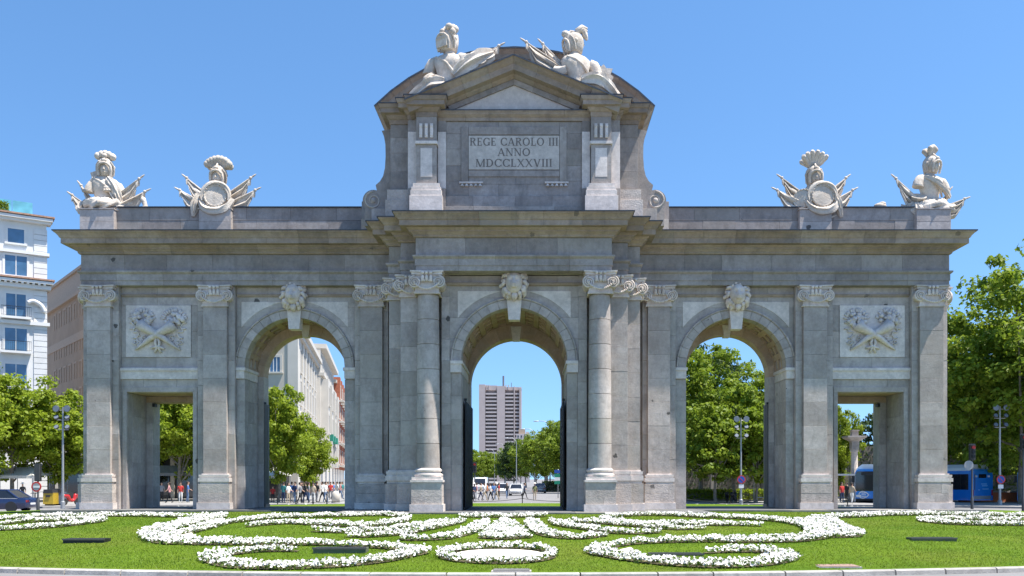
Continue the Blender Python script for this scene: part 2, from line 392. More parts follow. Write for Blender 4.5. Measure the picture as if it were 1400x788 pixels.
def flower_bed(label, strokes, width=.8, dens=345, fill=None, sand=None, rear=False):
    soil = MB(); pts = []
    for st in strokes:
        wd = width
        if isinstance(st[0], (int, float)): wd, st = st[0], st[1]
        line = st if isinstance(st[0], Vector) else stroke_pts(st)
        L = 0; vs = []
        for i, p in enumerate(line):
            tdir = (line[min(i+1, len(line)-1)]-line[max(i-1, 0)]); nn = Vector((-tdir.y, tdir.x, 0)).normalized()
            e = min(1, .35+3*min(i, len(line)-1-i)/len(line))*wd/2*(1+.07*noise.noise((p.x*1.1, p.y*1.1, 3)))
            for s_ in (-1, 1):
                q = p+nn*(s_*e*.86); vs.append((q.x, q.y, mound(q.x, q.y)+.03))
            if i:
                sl_ = (p-line[i-1]).length; k = bed_rs.poisson(sl_*2*e*dens)
                for _ in range(k):
                    q = p+nn*bed_rs.uniform(-e, e)+tdir.normalized()*bed_rs.uniform(-.07, .07); pts.append((q.x, q.y, mound(q.x, q.y)))
        soil.add(vs, [(2*i, 2*i+2, 2*i+3, 2*i+1) for i in range(len(line)-1)])
    if fill:
        P = [hit(*p) for p in fill]; ctr = sum(P, Vector())/len(P)
        for i in range(len(P)):
            a, b = P[i], P[(i+1) % len(P)]; ar = abs((a-ctr).to_2d().cross((b-ctr).to_2d()))/2
            soil.add([(ctr.x, ctr.y, mound(ctr.x, ctr.y)+.032), (b.x, b.y, mound(b.x, b.y)+.032), (a.x, a.y, mound(a.x, a.y)+.032)], [(0, 1, 2)])
            for _ in range(int(ar*dens)):
                s_, t_ = bed_rs.rand(2)
                if s_+t_ > 1: s_, t_ = 1-s_, 1-t_
                q = ctr+(a-ctr)*s_+(b-ctr)*t_; pts.append((q.x, q.y, mound(q.x, q.y)))
    o = soil.build('flower_bed', M['soil']); tag(o, label, 'flower bed', 'white flower beds on the lawn')
    if sand:
        P = [hit(*p) for p in sand]; MB().add([(p.x, p.y, mound(p.x, p.y)+.045) for p in P], [tuple(range(len(P)))]).build('sand_fill', M['sand'], o)
    bloom = [p for p in pts if noise.noise((p[0]*3.1, p[1]*3.1, 1)) > -.5 or bed_rs.rand() < .5]
    v, f = flower_meshes(bloom, bed_rs); fo = bpy.data.objects.new('white_flowers', mesh_np('white_flowers', v, f, M['petal'])); link(fo, o); tag(fo, kind='stuff')
    v, f = leaf_mesh(pts, bed_rs, 1, .15); lo = bpy.data.objects.new('leaves', mesh_np('bed_leaves', v, f, M['bedleaf'])); link(lo, o); tag(lo, kind='stuff')
    return o
flower_bed('long thin band of white flowers running past the pier of the left flat doorway', [[(-60, 716), (0, 711), (45, 708.5), (103, 707), (188, 706.5), (250, 708)]], .8)
flower_bed('hairpin loop of white flowers beside the road with the dark blue car', [[(-40, 729), (0, 726), (68, 722), (118, 716.5), (133, 713.5), (118, 711.5), (80, 713), (30, 715), (4, 718)]], .65)
flower_bed('big white flower scroll curling back on itself in front of the left arch', [
    [(252, 708), (300, 707), (275, 713), (250, 718), (222, 726), (212, 732), (228, 741), (264, 743), (320, 744), (350, 744.5), (414, 745), (460, 746)],
    (.7, [(232, 735), (264, 728), (286, 721), (308, 716), (338, 713), (372, 709.5), (414, 708), (470, 706.8), (528, 706), (556, 708.5)])],
    .95, sand=[(236, 736), (262, 730), (268, 737), (250, 740)])
flower_bed('white flower crescent open to the lawn, below the left scroll with a dark box inside', [
    [(408, 755), (375, 754.5), (340, 756), (300, 761), (288, 765), (310, 773), (345, 776.5), (393, 777), (440, 775.5), (480, 773), (525, 767.5), (560, 760), (572, 756), (548, 752), (500, 748.5), (462, 747)]], .6)
flower_bed('outermost curved white flower plume left of the triangle bed', [[(337, 721.5), (365, 718.5), (400, 716.5), (450, 719), (507, 720.5), (543, 715.5), (560, 711)]], .62)
flower_bed('second curved white flower plume left of the triangle bed', [[(425, 727.5), (475, 729), (530, 726.5), (575, 720), (612, 714)]], .5)
flower_bed('third curved white flower plume left of the triangle bed', [[(473, 734.5), (500, 735.3), (543, 732), (568, 728), (608, 720), (636, 714)]], .45)
flower_bed('curved white flower plume touching the left flank of the triangle bed', [[(549, 737), (562, 739.5), (605, 737.5), (637, 730.5), (655, 722), (664, 715)]], .55)
flower_bed('short straight bar of white flowers between the triangle bed and the central arch', [[(627, 707.5), (660, 707.8), (700, 707.8), (747, 707)]], .8)
flower_bed('triangle of white flowers pointing at the central arch', [], fill=[(690, 711.5), (676, 720), (653, 737), (690, 739), (729, 736), (706, 720)])
ov = [(683+74*math.cos(a), 759.5-9.5*math.sin(a)+ (1.5 if math.sin(a) < 0 else 0)) for a in [k*math.pi/14 for k in range(29)]]
flower_bed('oval ring of white flowers filled with pale sand near the kerb', [ov], .45, sand=[(683+60*math.cos(a), 760-6.8*math.sin(a)) for a in [k*math.pi/12 for k in range(24)]])
flower_bed('curved white flower plume touching the right flank of the triangle bed', [[(723, 713.5), (731, 721), (741, 730), (764, 735.5), (795, 737), (830, 733.5)]], .55)
flower_bed('third curved white flower plume right of the triangle bed', [[(752, 714.5), (772, 720), (805, 725), (835, 729), (870, 730.5), (903, 729)]], .5)
flower_bed('second curved white flower plume right of the triangle bed', [[(775, 714), (821, 716.5), (871, 720.5), (920, 724.5), (964, 724.5)]], .5)
flower_bed('outermost curved white flower plume right of the triangle bed', [[(822, 710.5), (846, 716), (885, 719), (930, 718.5), (1007, 719.5), (1042, 720.5)]], .62)
flower_bed('big white flower scroll ending in a pointed wedge in front of the right arch', [
    [(825, 708.5), (870, 706), (920, 706), (964, 708), (1028, 710.5), (1085, 715.5), (1112, 723), (1120, 733), (1093, 739), (1028, 741), (964, 741), (900, 742.5), (862, 745)],
    (.75, [(1104, 711), (1124, 712), (1143, 723), (1168, 733), (1136, 736)]), (.75, [(1112, 712), (1125, 722), (1136, 734)])], .85, sand=[(1122, 714), (1140, 727), (1146, 732), (1132, 733)])
flower_bed('white flower crescent open to the lawn, below the right scroll', [
    [(963, 757.5), (1000, 755.5), (1045, 756), (1074, 761), (1078, 764.5), (1060, 769.5), (1028, 773.5), (977, 775), (930, 773), (887, 769), (845, 763), (812, 755.5), (835, 749), (862, 745.5)]], .6, sand=[(838, 756), (862, 750.5), (866, 753), (852, 760)])
flower_bed('long thin band of white flowers leading to the blue and white buses', [[(1110, 710), (1157, 708), (1218, 705), (1300, 705), (1400, 707), (1460, 708)]], .8)
flower_bed('hairpin loop of white flowers beside the road with the buses', [[(1450, 722), (1400, 719.5), (1330, 718.5), (1290, 716.5), (1266, 713.5), (1275, 711.5), (1330, 712), (1400, 712.5), (1450, 714)]], .6)
rear = []
for i in range(150):
    a = R(38)+R(104)*i/149; x, y = LA*.955*math.cos(a), LC+LB*.955*math.sin(a); rear.append(Vector((x, y, mound(x, y))))
flower_bed('white flower border along the kerb behind the gate, seen through its arches', [rear], 1.0, dens=130)

# spotlight boxes and covers set in the lawn
def light_box(label, px0, px1, py, h, mat, dep=.42):
    p = hit((px0+px1)/2, py); d = p.y-CY; L = (px1-px0)*d/F
    o = thing('floodlight_box', label, 'floodlight', p); 
    MB().box(-L/2, L/2, 0, dep, -.06, h).build('housing', mat, o)
    MB().box(-L/2+.03, L/2-.03, .05, dep-.05, h, h+.006).build('glass_cover', M['iron'], o)
    MB().box(-L/2-.02, L/2+.02, -.02, 0, h-.035, h+.012).build('rim', M['bronze'], o)
M['boxgreen'] = plain('box_green', (.10, .115, .07), .7)
light_box('dark low floodlight box alone on the left lawn', 86, 142, 743, .12, M['iron'])
light_box('dark green floodlight box inside the left flower crescent', 428, 500, 757, .14, M['boxgreen'])
light_box('weathered green floodlight box alone on the right lawn', 1247, 1308, 740, .09, M['boxgreen'])
light_box('flat green floodlight box inside the right flower crescent', 888, 962, 760, .05, M['boxgreen'])
def cover(label, px0, px1, py, dep, mat):
    p = hit((px0+px1)/2, py); L = (px1-px0)*(p.y-CY)/F; o = thing('inspection_cover', label, 'cover', p)
    MB().box(-L/2, L/2, 0, dep, -.1, .045).build('cover_plate', mat, o); MB().box(-L/2-.04, L/2+.04, -.03, dep+.04, -.1, .03).build('frame', M['kerb'], o)
M['rust'] = plain('rusty_plate', (.26, .17, .13), .8, noise_s=9, n_amt=.25)
cover('rust brown metal cover lying in the grass at the kerb', 1122, 1176, 777, .55, M['rust'])
cover('grey stone slab set in the grass at the kerb below the oval bed', 674, 724, 783, .5, M['slab'])
# low chain posts behind the rear border
for i in range(9):
    a = R(52)+R(76)*i/8; x, y = (LA+.5)*math.cos(a), LC+(LB+.5)*math.sin(a)
    o = thing('chain_post', 'low black iron post edging the rear lawn', 'bollard', (x, y, 0), 0, 'iron posts behind the gate')
    MB().lathe([(.06, 0), (.06, .1), (.035, .12), (.035, .82), (.055, .84), (.05, .92), (.02, .96)], 10).build('post', M['iron'], o, smooth=True, ang=40)
    if i < 8:
        b = R(52)+R(76)*(i+1)/8; p = Vector((x, y, 0)); q = Vector(((LA+.5)*math.cos(b), LC+(LB+.5)*math.sin(b), 0))
        MB().tube([(q-p)*s_+Vector((0, 0, .74-.22*4*s_*(1-s_))) for s_ in [k/10 for k in range(11)]], .02, 5).build('chain', M['iron'], o)
# ================================================================== THE GATE
gate = thing('triumphal_gate', 'grey granite triumphal gate with three arches, two doorways and a pedimented attic', 'gate', (0, 0, GZ))
XF, XR, XL = (Vector((1, 0, 0)), Vector((0, 0, 1)), Vector((0, -1, 0))), (Vector((0, 1, 0)), Vector((0, 0, 1)), Vector((1, 0, 0))), (Vector((0, -1, 0)), Vector((0, 0, 1)), Vector((-1, 0, 0)))
def inset(poly, d):
    n = len(poly); out = []
    for i in range(n):
        a, b, c = Vector(poly[i-1]), Vector(poly[i]), Vector(poly[(i+1) % n])
        e1, e2 = (b-a).normalized(), (c-b).normalized(); n1, n2 = Vector((-e1.y, e1.x)), Vector((-e2.y, e2.x))
        m = n1+n2; k = m.dot(n1); m = m/k if abs(k) > .25 else m
        out.append(b+m*d)
    return out
def block(name, poly, frame, off, depth, mat, parent, gap=.007, ch=.004, jit=.004):
    u, v, n = frame; p1 = inset(poly, gap/2); p2 = inset(p1, ch); k = len(poly); off += random.uniform(-jit, jit)
    vs = [u*p[0]+v*p[1]+n*(off-depth) for p in p1]+[u*p[0]+v*p[1]+n*(off-ch) for p in p1]+[u*p[0]+v*p[1]+n*off for p in p2]
    fs = [tuple(range(2*k, 3*k)), tuple(range(k-1, -1, -1))]
    for r in (0, k): fs += [(r+i, r+(i+1) % k, r+k+(i+1) % k, r+k+i) for i in range(k)]
    return MB().add(vs, fs).build(name, mat, parent)
def ccw(P):
    A = sum(P[i-1][0]*P[i][1]-P[i][0]*P[i-1][1] for i in range(len(P)))
    return P if A > 0 else P[::-1]
def rect(a, b, c, d): return [(a, c), (b, c), (b, d), (a, d)]
def mir(poly, s): return poly if s > 0 else [(-x, z) for x, z in poly][::-1]
def fblock(name, poly, y, depth, mat, parent, s=1, **k): return block(name, mir(poly, s), XF, -y, depth, mat, parent, **k)   # faces the camera
def courses(name, x0, x1, zs, y, depth, mat, parent, s=1, L=1.5, odd=0):
    n = max(1, round((x1-x0)/L))
    for i in range(len(zs)-1):
        if n == 1: cuts = [x0, x1]
        else:
            sh = .5 if (i+odd) % 2 else 0
            cuts = [x0]+[x0+(x1-x0)*(k+sh+random.uniform(-.12, .12))/n for k in range(0 if sh else 1, n)]+[x1]
        for a, b in zip(cuts, cuts[1:]): fblock(name, rect(a, b, zs[i], zs[i+1]), y, depth, mat, parent, s)
def lin(a, b, n): return [a+(b-a)*i/n for i in range(n+1)]
def sweep(name, path, prof, mp, mat, parent, L=1.6, side=-1, gap=.008, trim=(0, 0)):
    """cut a moulding into stones: path (u,v), profile (out,w) closed polygon, mp(u,v,w)->xyz, mitred at the corners"""
    P = [Vector(p) for p in path]; n = len(P); nr, mt = [], []
    for i in range(n-1):
        d = (P[i+1]-P[i]).normalized(); nr.append(Vector((-d.y, d.x))*side)
    for i in range(n):
        if i == 0: mt.append(nr[0])
        elif i == n-1: mt.append(nr[-1])
        else:
            m = nr[i-1]+nr[i]; mt.append(m/m.dot(nr[i]))
    for i in range(n-1):
        ln = (P[i+1]-P[i]).length; k = max(1, round(ln/L)); d = (P[i+1]-P[i]).normalized()
        cuts = [0]+[ln*(j+random.uniform(-.12, .12))/k for j in range(1, k)]+[ln]
        for j in range(k):
            secs = []
            for e, (t_, last) in enumerate(((cuts[j], j == 0), (cuts[j+1], j == k-1))):
                q = P[i]+d*t_; dv = nr[i]; sh = d*(gap/2 if e == 0 else -gap/2)
                if last: dv = mt[i] if e == 0 else mt[i+1]
                secs.append([mp(*(q+dv*o+sh), w_) for o, w_ in prof])
            m = len(prof); fs = [(a, (a+1) % m, (a+1) % m+m, a+m) for a in range(m)]+[tuple(range(m-1, -1, -1)), tuple(range(m, 2*m))]
            ob = MB().add(secs[0]+secs[1], fs).build(name, mat, parent)
            bm = bmesh.new(); bm.from_mesh(ob.data); bmesh.ops.recalc_face_normals(bm, faces=bm.faces); bm.to_mesh(ob.data); bm.free()
plan = lambda u, v, w_: (u, v, w_)

SP, RA, RO = 7.24, 2.26, 2.72                        # spring height, opening radius, archivolt radius
ZT = 10.88                                           # underside of the architrave
def arcpts(cx, cz, r, a0, a1, n): return [(cx+r*math.cos(a0+(a1-a0)*i/n), cz+r*math.sin(a0+(a1-a0)*i/n)) for i in range(n+1)]
# ---- solid cores (mortar colour, recessed behind every stone face)
core = MB(); CR = .03
def cbox(x0, x1, y0, y1, z0, z1):
    for s in (1, -1): core.box(min(s*x0, s*x1), max(s*x0, s*x1), y0, y1, z0, z1)
YB = 3.2
for s in (1, -1):
    def cb(x0, x1, y0, y1, z0, z1): core.box(min(s*x0, s*x1), max(s*x0, s*x1), y0, y1, z0, z1)
    cb(17.62, 19.42, .48, YB-.03, GZ-.1, ZT); cb(12.30, 14.58, .48, YB-.03, GZ-.1, ZT); cb(5.0, 7.70, .48, YB-.03, GZ-.1, ZT); cb(14.58, 17.62, .48, YB-.03, 6.16, ZT)
    cb(17.29, 17.62, 2.43, YB-.03, GZ-.1, 5.85); cb(14.58, 14.91, 2.43, YB-.03, GZ-.1, 5.85); cb(14.58, 17.62, 2.43, YB-.03, 5.85, 6.16)
    cb(12.0, 12.30, 2.43, YB-.03, GZ-.1, 7.05); cb(7.70, 8.0, 2.43, YB-.03, GZ-.1, 7.05)
    core.prism(mir([(7.4, ZT), (7.4, SP-.3)]+arcpts(10, SP, RA+.16, math.pi, 0, 28)+[(12.6, SP-.3), (12.6, ZT)], s), .48, 2.43)
    core.prism(mir([(7.70, ZT), (7.70, 6.6)]+arcpts(10, 7.05, 2.03, math.pi, 0, 28)+[(12.30, 6.6), (12.30, ZT)], s), 2.43, YB-.03)
    cb(2.29, 3.07, -1.87, YB, GZ-.1, ZT); cb(3.07, 5.0, -1.27, YB, GZ-.1, ZT); cb(4.0, 5.40, -1.3, .5, GZ-.1, ZT); cb(4.02, 4.81, -1.97, -1.2, GZ-.1, ZT)
core.prism([(-2.6, ZT), (-2.6, SP-.3)]+arcpts(0, SP, RA+.16, math.pi, 0, 28)+[(2.6, SP-.3), (2.6, ZT)], -1.87, 2.2)
core.prism([(-2.29, ZT), (-2.29, 6.2)]+arcpts(0, 6.68, 2.19, math.pi, 0, 28)+[(2.29, 6.2), (2.29, ZT)], 2.2, YB)
core.box(-19.40, 19.40, .06, YB, ZT+.015, 13.0); core.box(-5.38, 5.38, -1.34, .5, ZT+.015, 13.0); core.box(-4.79, 4.79, -1.94, -1.2, ZT+.015, 13.0); core.box(-4.04, 4.04, -2.74, -1.8, ZT+.015, 13.0)
wall = core.build('wall', M['mortar'], gate, world=True)
zl = lin(GZ, 6.71, 6)
for s in (1, -1):
    # --- bay of the flat doorway
    courses('wall_block', 14.32, 14.62, lin(GZ, 6.12, 5), .45, .5, M['granite'], wall, s); courses('wall_block', 17.58, 17.86, lin(GZ, 6.12, 5), .45, .5, M['granite'], wall, s)
    for a, b in ((14.32, 15.35), (15.35, 16.85), (16.85, 17.86)): fblock('lintel_stone', rect(a, b, 6.12, 6.71), .45, .5, M['granite'], wall, s)
    courses('wall_block', 14.32, 17.86, [7.24, 7.71], .45, .3, M['granite'], wall, s); courses('wall_block', 14.32, 14.69, lin(7.71, 10.07, 2), .45, .3, M['granite'], wall, s)
    courses('wall_block', 17.64, 17.86, lin(7.71, 10.07, 2), .45, .3, M['granite'], wall, s); courses('wall_block', 14.32, 17.86, [10.07, ZT], .45, .3, M['granite'], wall, s)
    # door architrave, a thin raised fillet round the opening
    for x0, x1 in ((14.42, 14.60), (17.60, 17.78)): fblock('door_surround', rect(x0, x1, GZ, 6.14), .41, .06, M['granite'], wall, s, gap=.0)
    fblock('door_surround', rect(14.42, 17.78, 6.142, 6.36), .41, .06, M['granite'], wall, s, gap=0)
    # --- bay of the side arch
    courses('wall_block', 12.26, 12.62, zl, .45, .5, M['granite'], wall, s); courses('wall_block', 7.24, 7.74, zl, .45, .5, M['granite'], wall, s)
def archbay(cx, x0, x1, y, ys, s, zt):
    """spandrel stones, voussoirs, vault and limestone spandrel panels of one arch"""
    zs = [SP, SP+.95, SP+1.85, SP+RO]
    for i in range(3):
        th0, th1 = math.asin(min(1, (zs[i]-SP)/RO)), math.asin(min(1, (zs[i+1]-SP)/RO))
        a = arcpts(cx, SP, RO, th0, th1, 6)
        fblock('wall_block', ccw([(x1, zs[i]), (x1, zs[i+1])]+a[::-1]), y, .4, M['granite'], wall, s)
        b = [(2*cx-p[0], p[1]) for p in a]
        fblock('wall_block', ccw([(x0, zs[i+1]), (x0, zs[i])]+b), y, .4, M['granite'], wall, s)
    courses('wall_block', x0, x1, [SP+RO, ZT], y, .4, M['granite'], wall, s, L=1.35)
    nv = 17
    arch = MB().prism(mir(arcpts(cx, SP, RA+.17, 0, math.pi, 40)+arcpts(cx, SP, RA+.4, math.pi, 0, 40), s), y+.5, ys).build('vault', M['vaultst'], gate, world=True)
    for i in range(nv):
        a0, a1 = math.pi*i/nv, math.pi*(i+1)/nv
        P = arcpts(cx, SP, RA, a0, a1, 3)+arcpts(cx, SP, RO-.10, a1, a0, 3)
        fblock('voussoir', ccw(P), y-.05, .6, M['granite'], arch, s, gap=.012)
        P = arcpts(cx, SP, RO-.10, a0, a1, 3)+arcpts(cx, SP, RO, a1, a0, 3)
        fblock('archivolt_fillet', ccw(P), y-.10, .2, M['granite'], arch, s, gap=.008, ch=.03)
    # coffer ribs on the vault
    nc = 11; L = ys-(y+.55); rows = max(2, round(L/.95))
    for i in range(nc+1):
        a = math.pi*i/nc; w_ = .055
        P = arcpts(cx, SP, RA+.005, max(0, a-w_), min(math.pi, a+w_), 2)+arcpts(cx, SP, RA+.2, min(math.pi, a+w_), max(0, a-w_), 2)
        MB().prism(mir(ccw(P), s), y+.55, ys).build('vault_rib', M['vaultst'], arch)
    for r in range(rows+1):
        yc = y+.55+.12+(L-.24)*r/rows
        for i in range(nc):
            a0, a1 = math.pi*i/nc+.057, math.pi*(i+1)/nc-.057
            P = arcpts(cx, SP, RA+.01, a0, a1, 3)+arcpts(cx, SP, RA+.2, a1, a0, 3)
            MB().prism(mir(ccw(P), s), yc-.11, yc+.11).build('vault_rib', M['vaultst'], arch)
            if r < rows:
                m0, m1 = a0+.06, a1-.06; y0, y1 = yc+.2, yc+(L-.24)/rows-.2
                P = arcpts(cx, SP, RA+.09, m0, m1, 3)+arcpts(cx, SP, RA+.2, m1, m0, 3)
                MB().prism(mir(ccw(P), s), y0, y1).build('coffer_panel', M['vaultst'], arch)
    # limestone spandrels
    for sg in (1, -1):
        hw, zt_, rr = 2.41, 10.22, 3.02
        th0 = math.acos(hw/rr); th1 = math.asin((zt_-SP)/rr) if zt_-SP < rr else math.pi/2
        P = [(cx+hw, zt_)]+arcpts(cx, SP, rr, th1, th0, 10)
        P = [(2*cx-p[0], p[1]) for p in P] if sg < 0 else P
        fblock('spandrel_panel', ccw(P), y-.02, .03, M['lime'], wall, s, gap=0, ch=.006)
for s in (1, -1):
    archbay(10, 7.24, 12.62, .45, 2.4, s, ZT)
    # imposts wrap the corner of each jamb
    for x0, x1 in ((12.262, 12.66), (7.20, 7.738)):
        core2 = MB().box(min(s*x0, s*x1), max(s*x0, s*x1), .36, 2.42, SP-.50, SP-.06)
        e = .05 if x0 > 10 else -.05
        core2.box(*(sorted((s*(x0-(.05 if x0 > 10 else 0)), s*(x1+(0 if x0 > 10 else .05))))), .31, 2.42, SP-.14, SP-.003)
        core2.build('impost', M['lime'], gate, world=True)
    # rear ring of the side arch
    rear = MB().box(min(s*11.9, s*12.0), max(s*11.9, s*12.0), 2.5, YB-.1, GZ, 1).build('rear_arch', M['vaultst'], gate, world=True)
    for i in range(13):
        P = arcpts(10, 7.05, 2.0, math.pi*i/13, math.pi*(i+1)/13, 3)+arcpts(10, 7.05, 2.75, math.pi*(i+1)/13, math.pi*i/13, 3)
        fblock('voussoir', ccw(P), 2.4, .77, M['vaultst'], rear, s)
    fblock('keystone', [(9.86, 8.92), (10.14, 8.92), (10.22, 9.5), (9.78, 9.5)], 2.34, .4, M['lime'], rear, s)
    # reveals: stones that face into the passages
    def reveal(x, face, y0, y1, zs, cut=None, mat=M['granite']):
        fr = XR if face*s > 0 else XL
        for i in range(len(zs)-1):
            ys_ = [y0, y0+(y1-y0)*(.42 if i % 2 else .6), y1] if y1-y0 > 1.2 else [y0, y1]
            for a, b in zip(ys_, ys_[1:]):
                pl = rect(a, b, zs[i], zs[i+1]) if fr is XR else rect(-b, -a, zs[i], zs[i+1])
                block('reveal_block', pl, fr, (s*x if fr is XR else -s*x), .3, mat, wall)
    reveal(12.26, -1, .953, 2.4, zl); reveal(7.74, 1, .953, 2.4, zl)
    reveal(12.0, -1, 2.41, YB, lin(GZ, 7.05, 6)); reveal(8.0, 1, 2.41, YB, lin(GZ, 7.05, 6))
    reveal(17.58, -1, .953, 2.4, lin(GZ, 6.12, 5)); reveal(14.62, 1, .953, 2.4, lin(GZ, 6.12, 5))
    reveal(17.26, -1, 2.41, YB, lin(GZ, 5.82, 5)); reveal(14.94, 1, 2.41, YB, lin(GZ, 5.82, 5))
    for a, b in ((12.0, 12.258), (7.742, 8.0)): courses('reveal_block', a, b, lin(GZ, 7.05, 6), 2.4, .3, M['granite'], wall, s)
    for a, b in ((17.26, 17.578), (14.622, 14.94)): courses('reveal_block', a, b, lin(GZ, 5.82, 5), 2.4, .3, M['granite'], wall, s)
    courses('lintel_stone', 14.622, 17.578, [5.82, 6.11], 2.4, YB-2.4, M['vaultst'], wall, s, L=1)
    # soffit stones of the doorway
    for a, b in zip(lin(.953, 2.39, 2), lin(.953, 2.39, 2)[1:]):
        MB().box(min(s*14.63, s*17.57), max(s*14.63, s*17.57), a+.006, b-.006, 6.12, 6.4).build('lintel_stone', M['vaultst'], wall)
    # --- inner strip beside the central block
    courses('wall_block', 5.45, 5.72, lin(GZ, ZT, 9), .45, .4, M['granite'], wall, s)
    # string course of the doorway bay
    MB().box(min(s*14.30, s*17.88), max(s*14.30, s*17.88), .37, .46, 6.715, 7.235).build('string_course', M['lime'], gate, world=True)
    MB().box(min(s*14.27, s*17.91), max(s*14.27, s*17.91), .31, .45, 7.09, 7.205).build('string_course', M['lime'], gate, world=True)
# central arch
def courses_c(x0, x1, zs, y, depth, s, L=1.5): courses('wall_block', x0, x1, zs, y, depth, M['granite'], wall, s, L)
archbay(0, -3.1, 3.1, -1.9, 2.2, 1, ZT)
for s in (1, -1):
    courses_c(2.25, 2.70, zl, -1.9, .5, s); courses_c(2.70, 3.1, lin(GZ, SP, 7), -1.96, .5, s); courses_c(2.75, 3.1, lin(SP, ZT, 4), -1.96, .1, s)
    reveal_s = s
    for i in range(6):
        for a, b in zip([-1.397, -.2, 1.0, 2.2], [-.2, 1.0, 2.2]):
            fr = XL if s > 0 else XR; pl = rect(-b, -a, zl[i], zl[i+1]) if s > 0 else rect(a, b, zl[i], zl[i+1])
            block('reveal_block', pl, fr, -2.25, .3, M['granite'], wall)
    for i in range(6):
        zz = lin(GZ, 6.68, 6); fr = XL if s > 0 else XR; pl = rect(-YB, -2.21, zz[i], zz[i+1]) if s > 0 else rect(2.21, YB, zz[i], zz[i+1])
        block('reveal_block', pl, fr, -2.17, .12, M['granite'], wall)
    MB().box(min(s*2.252, s*2.72), max(s*2.252, s*2.72), -2.0, 2.2, SP-.5, SP-.06).box(*sorted((s*2.20, s*2.72)), -2.05, 2.2, SP-.14, SP-.003).build('impost', M['lime'], gate, world=True)
    # recess behind the columns and the stepped pilasters
    courses_c(3.1, 4.0, lin(GZ, ZT, 9), -1.3, .3, s); 
    reveal_b = [rect(a, b, zz0, zz1) for a, b in ((-1.9, -1.3),) for zz0, zz1 in zip(lin(GZ, ZT, 9), lin(GZ, ZT, 9)[1:])]
    for pl in reveal_b:
        pl2 = pl if s > 0 else [(-p[0], p[1]) for p in pl][::-1]
        block('reveal_block', pl2, XR if s > 0 else XL, 3.1, .3, M['granite'], wall)
rear = MB().box(-2.3, -2.22, 2.4, YB-.1, GZ, 1).build('rear_arch', M['vaultst'], gate, world=True)
for i in range(13):
    P = arcpts(0, 6.68, 2.17, math.pi*i/13, math.pi*(i+1)/13, 3)+arcpts(0, 6.68, 2.9, math.pi*(i+1)/13, math.pi*i/13, 3)
    fblock('voussoir', ccw(P), 2.18, .99, M['vaultst'], rear)
fblock('keystone', [(-.17, 8.72), (.17, 8.72), (.26, 9.4), (-.26, 9.4)], 2.10, .4, M['lime'], rear)

# ---- pilasters, pedestals, bases
def profile_band(x0, x1, y, z0, prof, s, yb):       # small moulded block: list of (proj, dz0, dz1)
    b = MB()
    for pr, a, c in prof: b.box(*sorted((s*(x0-pr), s*(x1+pr))), y-pr, yb, z0+a, z0+c)
    return b
BASE = [(.10, 0, .10), (.17, .10, .27), (.12, .27, .33), (.14, .33, .42), (.05, .42, .47)]
def pilaster(xc, w_, y, s, ztop, base_z=1.97, back=.25):
    p = profile_band(xc-w_/2, xc+w_/2, y, base_z, BASE, s, y+back).build('pilaster_base', M['lime'], gate, world=True)
    zs = lin(base_z+.47, ztop, 7)
    courses('pilaster_block', xc-w_/2, xc+w_/2, zs, y, back+.05, M['granite'], p, s, L=9)
    courses('pedestal_block', xc-w_/2-.17, xc+w_/2+.17, [GZ+.30, (GZ+.3+base_z)/2, base_z-.002], y-.17, .5, M['dado'], p, s, L=1.6 if random.random() < .6 else .8)
    courses('plinth_block', xc-w_/2-.22, xc+w_/2+.22, [GZ, GZ+.30], y-.22, .6, M['lime'], p, s, L=1.1)
    return p
ZC = 9.92
for s in (1, -1):
    pilaster(18.68, 1.06, 0, s, ZC); pilaster(13.46, 1.06, 0, s, ZC); pilaster(6.45, 1.0, 0, s, ZC)
    # backing strips
    for a, b in ((17.86, 18.15), (19.21, 19.46), (12.63, 12.93), (13.99, 14.31), (5.73, 5.95), (6.95, 7.23)):
        courses('backing_block', a, b, lin(GZ, ZT, 9), .2, .4, M['granite'], wall, s, L=9)
    # return of the end wall, with its own pilaster strip on the flank
    for i in range(9):
        zz = lin(GZ, ZT, 9)
        for a, b in zip([.60, 1.9, YB], [1.9, YB]):
            pl = rect(a, b, zz[i], zz[i+1]) if s > 0 else rect(-b, -a, zz[i], zz[i+1]); block('flank_block', pl, XR if s > 0 else XL, 19.46, .3, M['granite'], wall)
    b = MB()
    for pr, a, c in BASE: b.box(*sorted((s*19.40, s*(19.60+pr))), .45-pr, 1.6+pr, 1.97+a, 1.97+c)
    fl = b.build('pilaster_base', M['lime'], gate, world=True)
    for i in range(7):
        zz = lin(2.44, ZC, 7); pl = rect(.45, 1.6, zz[i], zz[i+1]) if s > 0 else rect(-1.6, -.45, zz[i], zz[i+1]); block('pilaster_block', pl, XR if s > 0 else XL, 19.58, .2, M['granite'], fl)
    MB().box(*sorted((s*19.4, s*19.76)), .3, 1.75, GZ+.302, 1.968).build('pedestal_block', M['dado'], fl); MB().box(*sorted((s*19.4, s*19.82)), .24, 1.8, GZ, GZ+.30).build('plinth_block', M['lime'], fl)
    # stepped pilasters of the central block
    for x0, x1, y, yb in ((4.02, 4.84, -2.0, -1.4), (4.84, 5.43, -1.4, .45)):
        b = profile_band(x0, x1, y, 2.0, [(p_*.8, a*1.25, c*1.25) for p_, a, c in BASE], s, y+.5).build('pilaster_base', M['lime'], gate, world=True)
        courses('pilaster_block', x0, x1, lin(2.59, ZC, 7), y, .6, M['granite'], b, s, L=9); courses('pedestal_block', x0-.0, x1+.14, [GZ+.3, 1.998], y-.14, .5, M['dado'], b, s, L=9)
        courses('plinth_block', x0, x1+.19, [GZ, GZ+.3], y-.19, .6, M['lime'], b, s, L=9)
